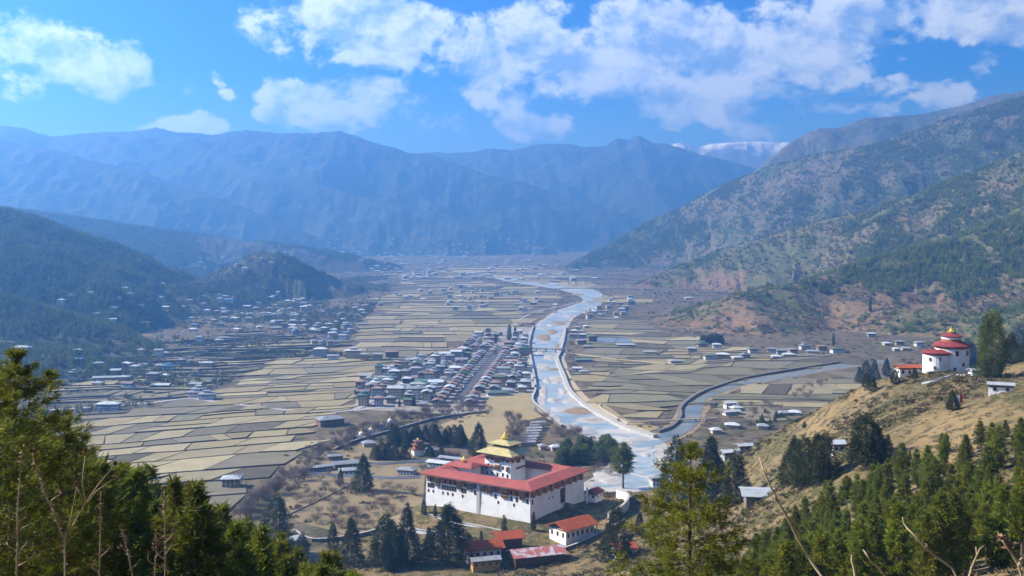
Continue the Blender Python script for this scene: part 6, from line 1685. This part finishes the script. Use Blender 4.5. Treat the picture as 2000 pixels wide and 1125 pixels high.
LT = [low_tree(300 + k, M_FOREST) for k in range(4)]; LT2 = [low_tree(310 + k, M_FOREST2) for k in range(4)]
M_SHR = mat('dry_shrub', (.17, .125, .07), (.10, .08, .045), .5, rough=.95, rnd=.3); M_SHG = mat('green_shrub', (.055, .062, .022), (.085, .085, .028), .5, rough=.95, rnd=.3); M_GRS = mat('dry_grass_tuft', (.25, .185, .085), (.19, .14, .066), .5, rough=.95, rnd=.25)
SH_D = [shrub(320 + k, M_SHR) for k in range(3)]; SH_G = [shrub(330 + k, M_SHG) for k in range(3)]; SH_T = [shrub(340 + k, M_GRS, 30) for k in range(3)]
def sample(n, a0, a1, d0, d1, rg):
    """points spread evenly over the land between two bearings and two distances"""
    a = np.radians(rg.uniform(a0, a1, n)); r = np.sqrt(rg.uniform(d0 ** 2, d1 ** 2, n))
    x, y = r * np.sin(a), r * np.cos(a); z, rgn = height(x, y, True)
    return x, y, z, rgn
rg = np.random.default_rng(77)
# left woods
x, y, z, rn = sample(340000, -46, -2, 1200, 6200, rg)
den = fbm(x / 420, y / 420, 4, 12); up = z - floor_z(y)
den = np.where((1000 + F * x / y < 300) & (up > 8), np.maximum(den, .44), den)
villg = (fbm(x / 260, y / 260, 3, 19) > .60) & (up < 60) & (1000 + F * x / y > 250)
m = (rn == 2) & (den > .32) & ~villg & (rg.random(len(x)) < np.clip((den - .30) * 7, 0, 1)) & (up > 3)
kn = (np.hypot(x - at(500, 500, 3000)[0], y - 2990) < 330) & (x < at(545, 500, 3050)[0])
m &= ~(kn & (rg.random(len(x)) < .85))
m &= ~((up < 30) & (rg.random(len(x)) < .4))
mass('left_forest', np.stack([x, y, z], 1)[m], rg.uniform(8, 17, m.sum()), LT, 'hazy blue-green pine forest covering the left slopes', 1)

# right woods: sunny pines on the shrubby slope, denser to the right
x, y, z, rn = sample(470000, 3, 45, 1500, 6500, rg)
den = fbm(x / 300, y / 300, 4, 33); fine = fbm(x / 70, y / 70, 3, 35); up = z - floor_z(y); ppx = 1000 + F * x / y; ppy = HY - F * (z - CAMZ) / y
want = np.clip((den - .42) * 7, .16, 1) * np.clip((fine - .34) * 4.0, .10, 1) * 1.25
want = want * np.where(rn == 6, np.clip((ppx - 1150) / 450, .35, 1.6), .9) * np.where((rn == 6) & (up < 60), .22, 1.0)
m = ((rn == 6) | (rn == 5)) & (up > 4) & (rg.random(len(x)) < want)
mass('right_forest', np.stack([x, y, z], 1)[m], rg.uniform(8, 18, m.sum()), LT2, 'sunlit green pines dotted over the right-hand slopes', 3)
NRF = m.sum()
x, y, z, rn = sample(84000, 3, 44, 1400, 3600, rg); up = z - floor_z(y); fine = fbm(x / 60, y / 60, 4, 36)
m = (rn == 6) & (up > 2) & (fine > .5) & (rg.random(len(x)) < .6)
mass('slope_scrub', np.stack([x, y, z], 1)[m], rg.uniform(2.5, 7, m.sum()), SH_D + SH_G, 'brown and dark green scrub on the right-hand slope', 5)
# scrub and hedges on the valley floor and left foot slopes
x, y, z, rn = sample(92000, -40, 38, 640, 5200, rg); up = z - floor_z(y); cl = fbm(x / 90, y / 90, 4, 51); ppx = 1000 + F * x / y; ppy = HY - F * (z - CAMZ) / y
ok = np.array([not (in_poly(a, b, PA) or in_poly(a, b, PB) or in_poly(a, b, PC) or in_poly(a, b, PD) or in_poly(a, b, TOWN)) for a, b in zip(ppx, ppy)])
RVP = [a for a, b in MAIN] + [b for a, b in MAIN][::-1]; SVP = [a for a, b in SIDE] + [b for a, b in SIDE][::-1]
ok &= np.array([not (in_poly(a, b, RVP) or in_poly(a, b, SVP)) for a, b in zip(ppx, ppy)])
m = ok & ((rn == 0) | ((rn == 2) & (up < 80))) & (rg.random(len(x)) < np.clip((cl - .42) * 4, .02, .8))
mass('valley_scrub', np.stack([x, y, z], 1)[m], rg.uniform(2, 6, m.sum()), SH_D + SH_D + SH_G, 'brown scrub and hedges along the valley floor', 7)

x, y, z, rn = sample(52000, -40, 3, 1150, 4200, rg); up = z - floor_z(y); cl = fbm(x / 150, y / 150, 4, 58); ppx = 1000 + F * x / y; ppy = HY - F * (z - CAMZ) / y
ok = np.array([not (in_poly(a, b, PA) or in_poly(a, b, PB) or in_poly(a, b, TOWN)) for a, b in zip(ppx, ppy)])
m = ok & ((rn == 0) | ((rn == 2) & (up < 60))) & (ppx < 760) & (rg.random(len(x)) < np.clip((cl - .46) * 5, .03, .8))
mass('village_trees', np.stack([x, y, z], 1)[m], rg.uniform(5, 13, m.sum()), LT + SH_D[:2], 'dark trees and thickets between the houses of the left-hand village', 13)
# dry grass and bushes on the near hillside
x, y, z, rn = sample(115000, -40, 40, 110, 800, rg); cl = fbm(x / 35, y / 35, 4, 52)
flat_ok = ~((np.hypot(x - 0, y - 665) < 75) & (z > 9))
m = (rn == 1) & flat_ok & (rg.random(len(x)) < np.clip((cl - .30) * 2.0, .1, .9))
sz = rg.uniform(.5, 1.6, len(x))
mass('hillside_grass', np.stack([x, y, z], 1)[m], sz[m], SH_T + SH_T + SH_D, 'dry golden grass tufts covering the near hillside', 9)
m2 = (rn == 1) & flat_ok & (cl > .54) & (rg.random(len(x)) < .22)
mass('hillside_bushes', np.stack([x, y, z], 1)[m2], rg.uniform(1.2, 3.6, m2.sum()), SH_D + SH_G, 'low brown and green bushes on the near hillside', 11)


# ------------------------------------------------------------------ dry stalks right in front of the viewpoint
def stalk(pts, D, rad, label, heads=(), side=(), leaf=0, seed=0):
    """pts: photo pixels from the ground up, all at one distance"""
    rg_ = random.Random(seed); rad = rad * .72
    P = [Vector(at(px, py, D + rg_.uniform(-.05, .05))) for px, py in pts]
    x0, y0 = P[0].x, P[0].y; g0 = H(x0, y0)
    root = empty('dry_stalk', (x0, y0, g0)); o = Vector((x0, y0, g0))
    P = [Vector((0, 0, -.08))] + [p - o for p in P] if P[0].z > g0 else [p - o for p in P]
    n = len(P)
    MB().tube(P, [rad * (1 - .6 * i / max(1, n - 1)) for i in range(n)], 6).build('stem', M_DRY, root, smooth=True)
    for (a, b) in side:
        A, B_ = Vector(at(*a, D)) - o, Vector(at(*b, D)) - o; mid = (A + B_) / 2 + Vector((rg_.uniform(-.02, .02), rg_.uniform(-.03, .03), .0))
        MB().tube([A, mid, B_], [rad * .6, rad * .5, rad * .3], 5).build('side_shoot', M_DRY, root, smooth=True)
    for (px, py) in heads:
        c = Vector(at(px, py, D)) - o; b_ = MB()
        for _ in range(26):
            d_ = Vector((rg_.gauss(0, 1), rg_.gauss(0, 1), rg_.gauss(.4, 1))).normalized(); s = rad * rg_.uniform(1.6, 4.2)
            q_ = d_.orthogonal().normalized() * rad * 1.1
            b_.add([c + q_, c - q_, c + d_ * s], [(0, 1, 2)])
        b_.build('seed_head', M_DRYHEAD, root)
    if leaf:
        b_ = MB()
        for _ in range(leaf):
            i = rg_.randrange(1, n); t = rg_.random(); p = P[i - 1].lerp(P[i], t); d_ = Vector((rg_.choice((-1, 1)) * rg_.uniform(.5, 1), rg_.gauss(0, .5), rg_.gauss(.2, .5))).normalized(); q_ = Vector((0, 0, 1)) * rad * rg_.uniform(.5, 1.2); L_ = rad * rg_.uniform(3, 7)
            b_.add([p + q_, p - q_, p + d_ * L_ - Vector((0, 0, rad))], [(0, 1, 2)])
        tag(b_.build('dry_leaves', M_DRY, root), kind='stuff')
    return tag(root, label, 'dry stalk', 'dry stalks at the viewpoint')
stalk([(1612, 1135), (1585, 1098), (1560, 1055), (1540, 1015), (1520, 980), (1505, 950), (1492, 920), (1483, 893)], 4.6, .012, 'long bare branch leaning left across the right half', side=[((1520, 980), (1514, 962)), ((1495, 925), (1487, 912))], seed=1)
stalk([(1740, 1138), (1715, 1108), (1700, 1096), (1692, 1082), (1686, 1074)], 4.4, .010, 'short bent twig rising from the bottom edge, left of the forked ones', seed=2)
stalk([(1672, 1138), (1668, 1110), (1663, 1095), (1664, 1084)], 4.3, .010, 'shortest upright twig at the bottom edge right of the long branch', seed=3)
stalk([(1880, 1150), (1860, 1110), (1825, 1085), (1808, 1072), (1790, 1050), (1772, 1032), (1765, 1022), (1763, 1010)], 4.6, .010, 'bent twig with pale tip in the middle of the right-hand pines', side=[((1803, 1068), (1808, 1062))], seed=4)
stalk([(1890, 1140), (1897, 1110), (1908, 1085), (1906, 1068)], 4.4, .009, 'forked twig near the bottom right corner', side=[((1908, 1085), (1922, 1066)), ((1903, 1120), (1902, 1112))], seed=5)
stalk([(2000, 1140), (1988, 1100), (1972, 1075), (1958, 1056)], 4.2, .013, 'thick pale twig in the bottom right corner', side=[((1972, 1075), (1990, 1060)), ((1990, 1105), (2005, 1085)), ((1960, 1060), (1950, 1045))], heads=[(1957, 1052), (1972, 1068)], seed=6)
stalk([(33, 1138), (33, 1085), (35, 1040), (34, 1000), (37, 960), (41, 905), (42, 880)], 5.0, .008, 'upright dry stalk at the left edge of the picture', side=[((35, 1085), (62, 1050)), ((33, 1075), (12, 1055)), ((34, 1030), (50, 1010)), ((36, 1105), (70, 1080)), ((34, 1040), (62, 1022))], heads=[(63, 1048), (50, 1008), (72, 1078), (12, 1053), (41, 872)], leaf=60, seed=7)
stalk([(127, 1138), (127, 1090), (126, 1055), (112, 1020), (100, 990), (85, 960), (72, 920), (63, 885)], 5.0, .008, 'forked dry stalk with leaning main stem, second from the left', side=[((127, 1055), (150, 950)), ((130, 1050), (165, 985)), ((165, 985), (225, 908)), ((172, 980), (222, 935)), ((100, 988), (122, 962)), ((152, 955), (160, 985)), ((167, 985), (166, 890))], heads=[(225, 906), (224, 933), (150, 945), (166, 880), (122, 960), (62, 880)], leaf=70, seed=8)
stalk([(194, 1138), (195, 1080), (196, 1040), (196, 990), (197, 960)], 5.2, .007, 'straight dry stalk in the lower left, third from the left', side=[((194, 1090), (215, 1070)), ((196, 1120), (180, 1100))], heads=[(180, 1098)], leaf=45, seed=9)
stalk([(262, 1138), (254, 1100), (246, 1065), (240, 1035)], 5.2, .007, 'short leaning dry stalk in the lower left, fourth from the left', side=[((254, 1100), (238, 1070)), ((258, 1110), (275, 1092))], heads=[(238, 1028), (234, 1068)], leaf=40, seed=10)
stalk([(322, 1138), (323, 1090), (322, 1040), (321, 990), (321, 955)], 5.2, .007, 'tall thin dry stalk with spiky seed whorls, fifth from the left', side=[((323, 1060), (340, 1040)), ((322, 1085), (338, 1060)), ((322, 1095), (300, 1072))], heads=[(321, 952), (322, 972), (322, 990), (340, 1038), (300, 1070), (330, 1052)], leaf=60, seed=11)
stalk([(302, 1140), (303, 1105), (306, 1070), (304, 1045)], 5.3, .006, 'bushy short dry stalk beside the tall spiky one', side=[((303, 1105), (290, 1080)), ((304, 1090), (318, 1075))], heads=[(304, 1042), (290, 1078), (300, 1060), (312, 1066)], leaf=50, seed=12)

# ------------------------------------------------------------------ haze: the air of the valley
HAZE_TOP = float(GZ.max()) + 40.0
hz = MB().box(-18500, 18500, -18500, 18500, -9.0, HAZE_TOP)
hm = bpy.data.materials.new('valley_haze'); hm.use_nodes = True
ht = hm.node_tree; ht.nodes.clear()
pv = ht.nodes.new('ShaderNodeVolumePrincipled')
pv.inputs['Color'].default_value = (0.17, 0.46, 1.0, 1)
pv.inputs['Density'].default_value = 1.55e-4
pv.inputs['Anisotropy'].default_value = 0.6
pv.inputs['Absorption Color'].default_value = (0.12, 0.12, 0.12, 1)
ho = ht.nodes.new('ShaderNodeOutputMaterial')
ht.links.new(pv.outputs[0], ho.inputs['Volume'])
hobj = hz.build('haze', hm)
tag(hobj, 'blue haze filling the valley air', None, None, 'stuff')
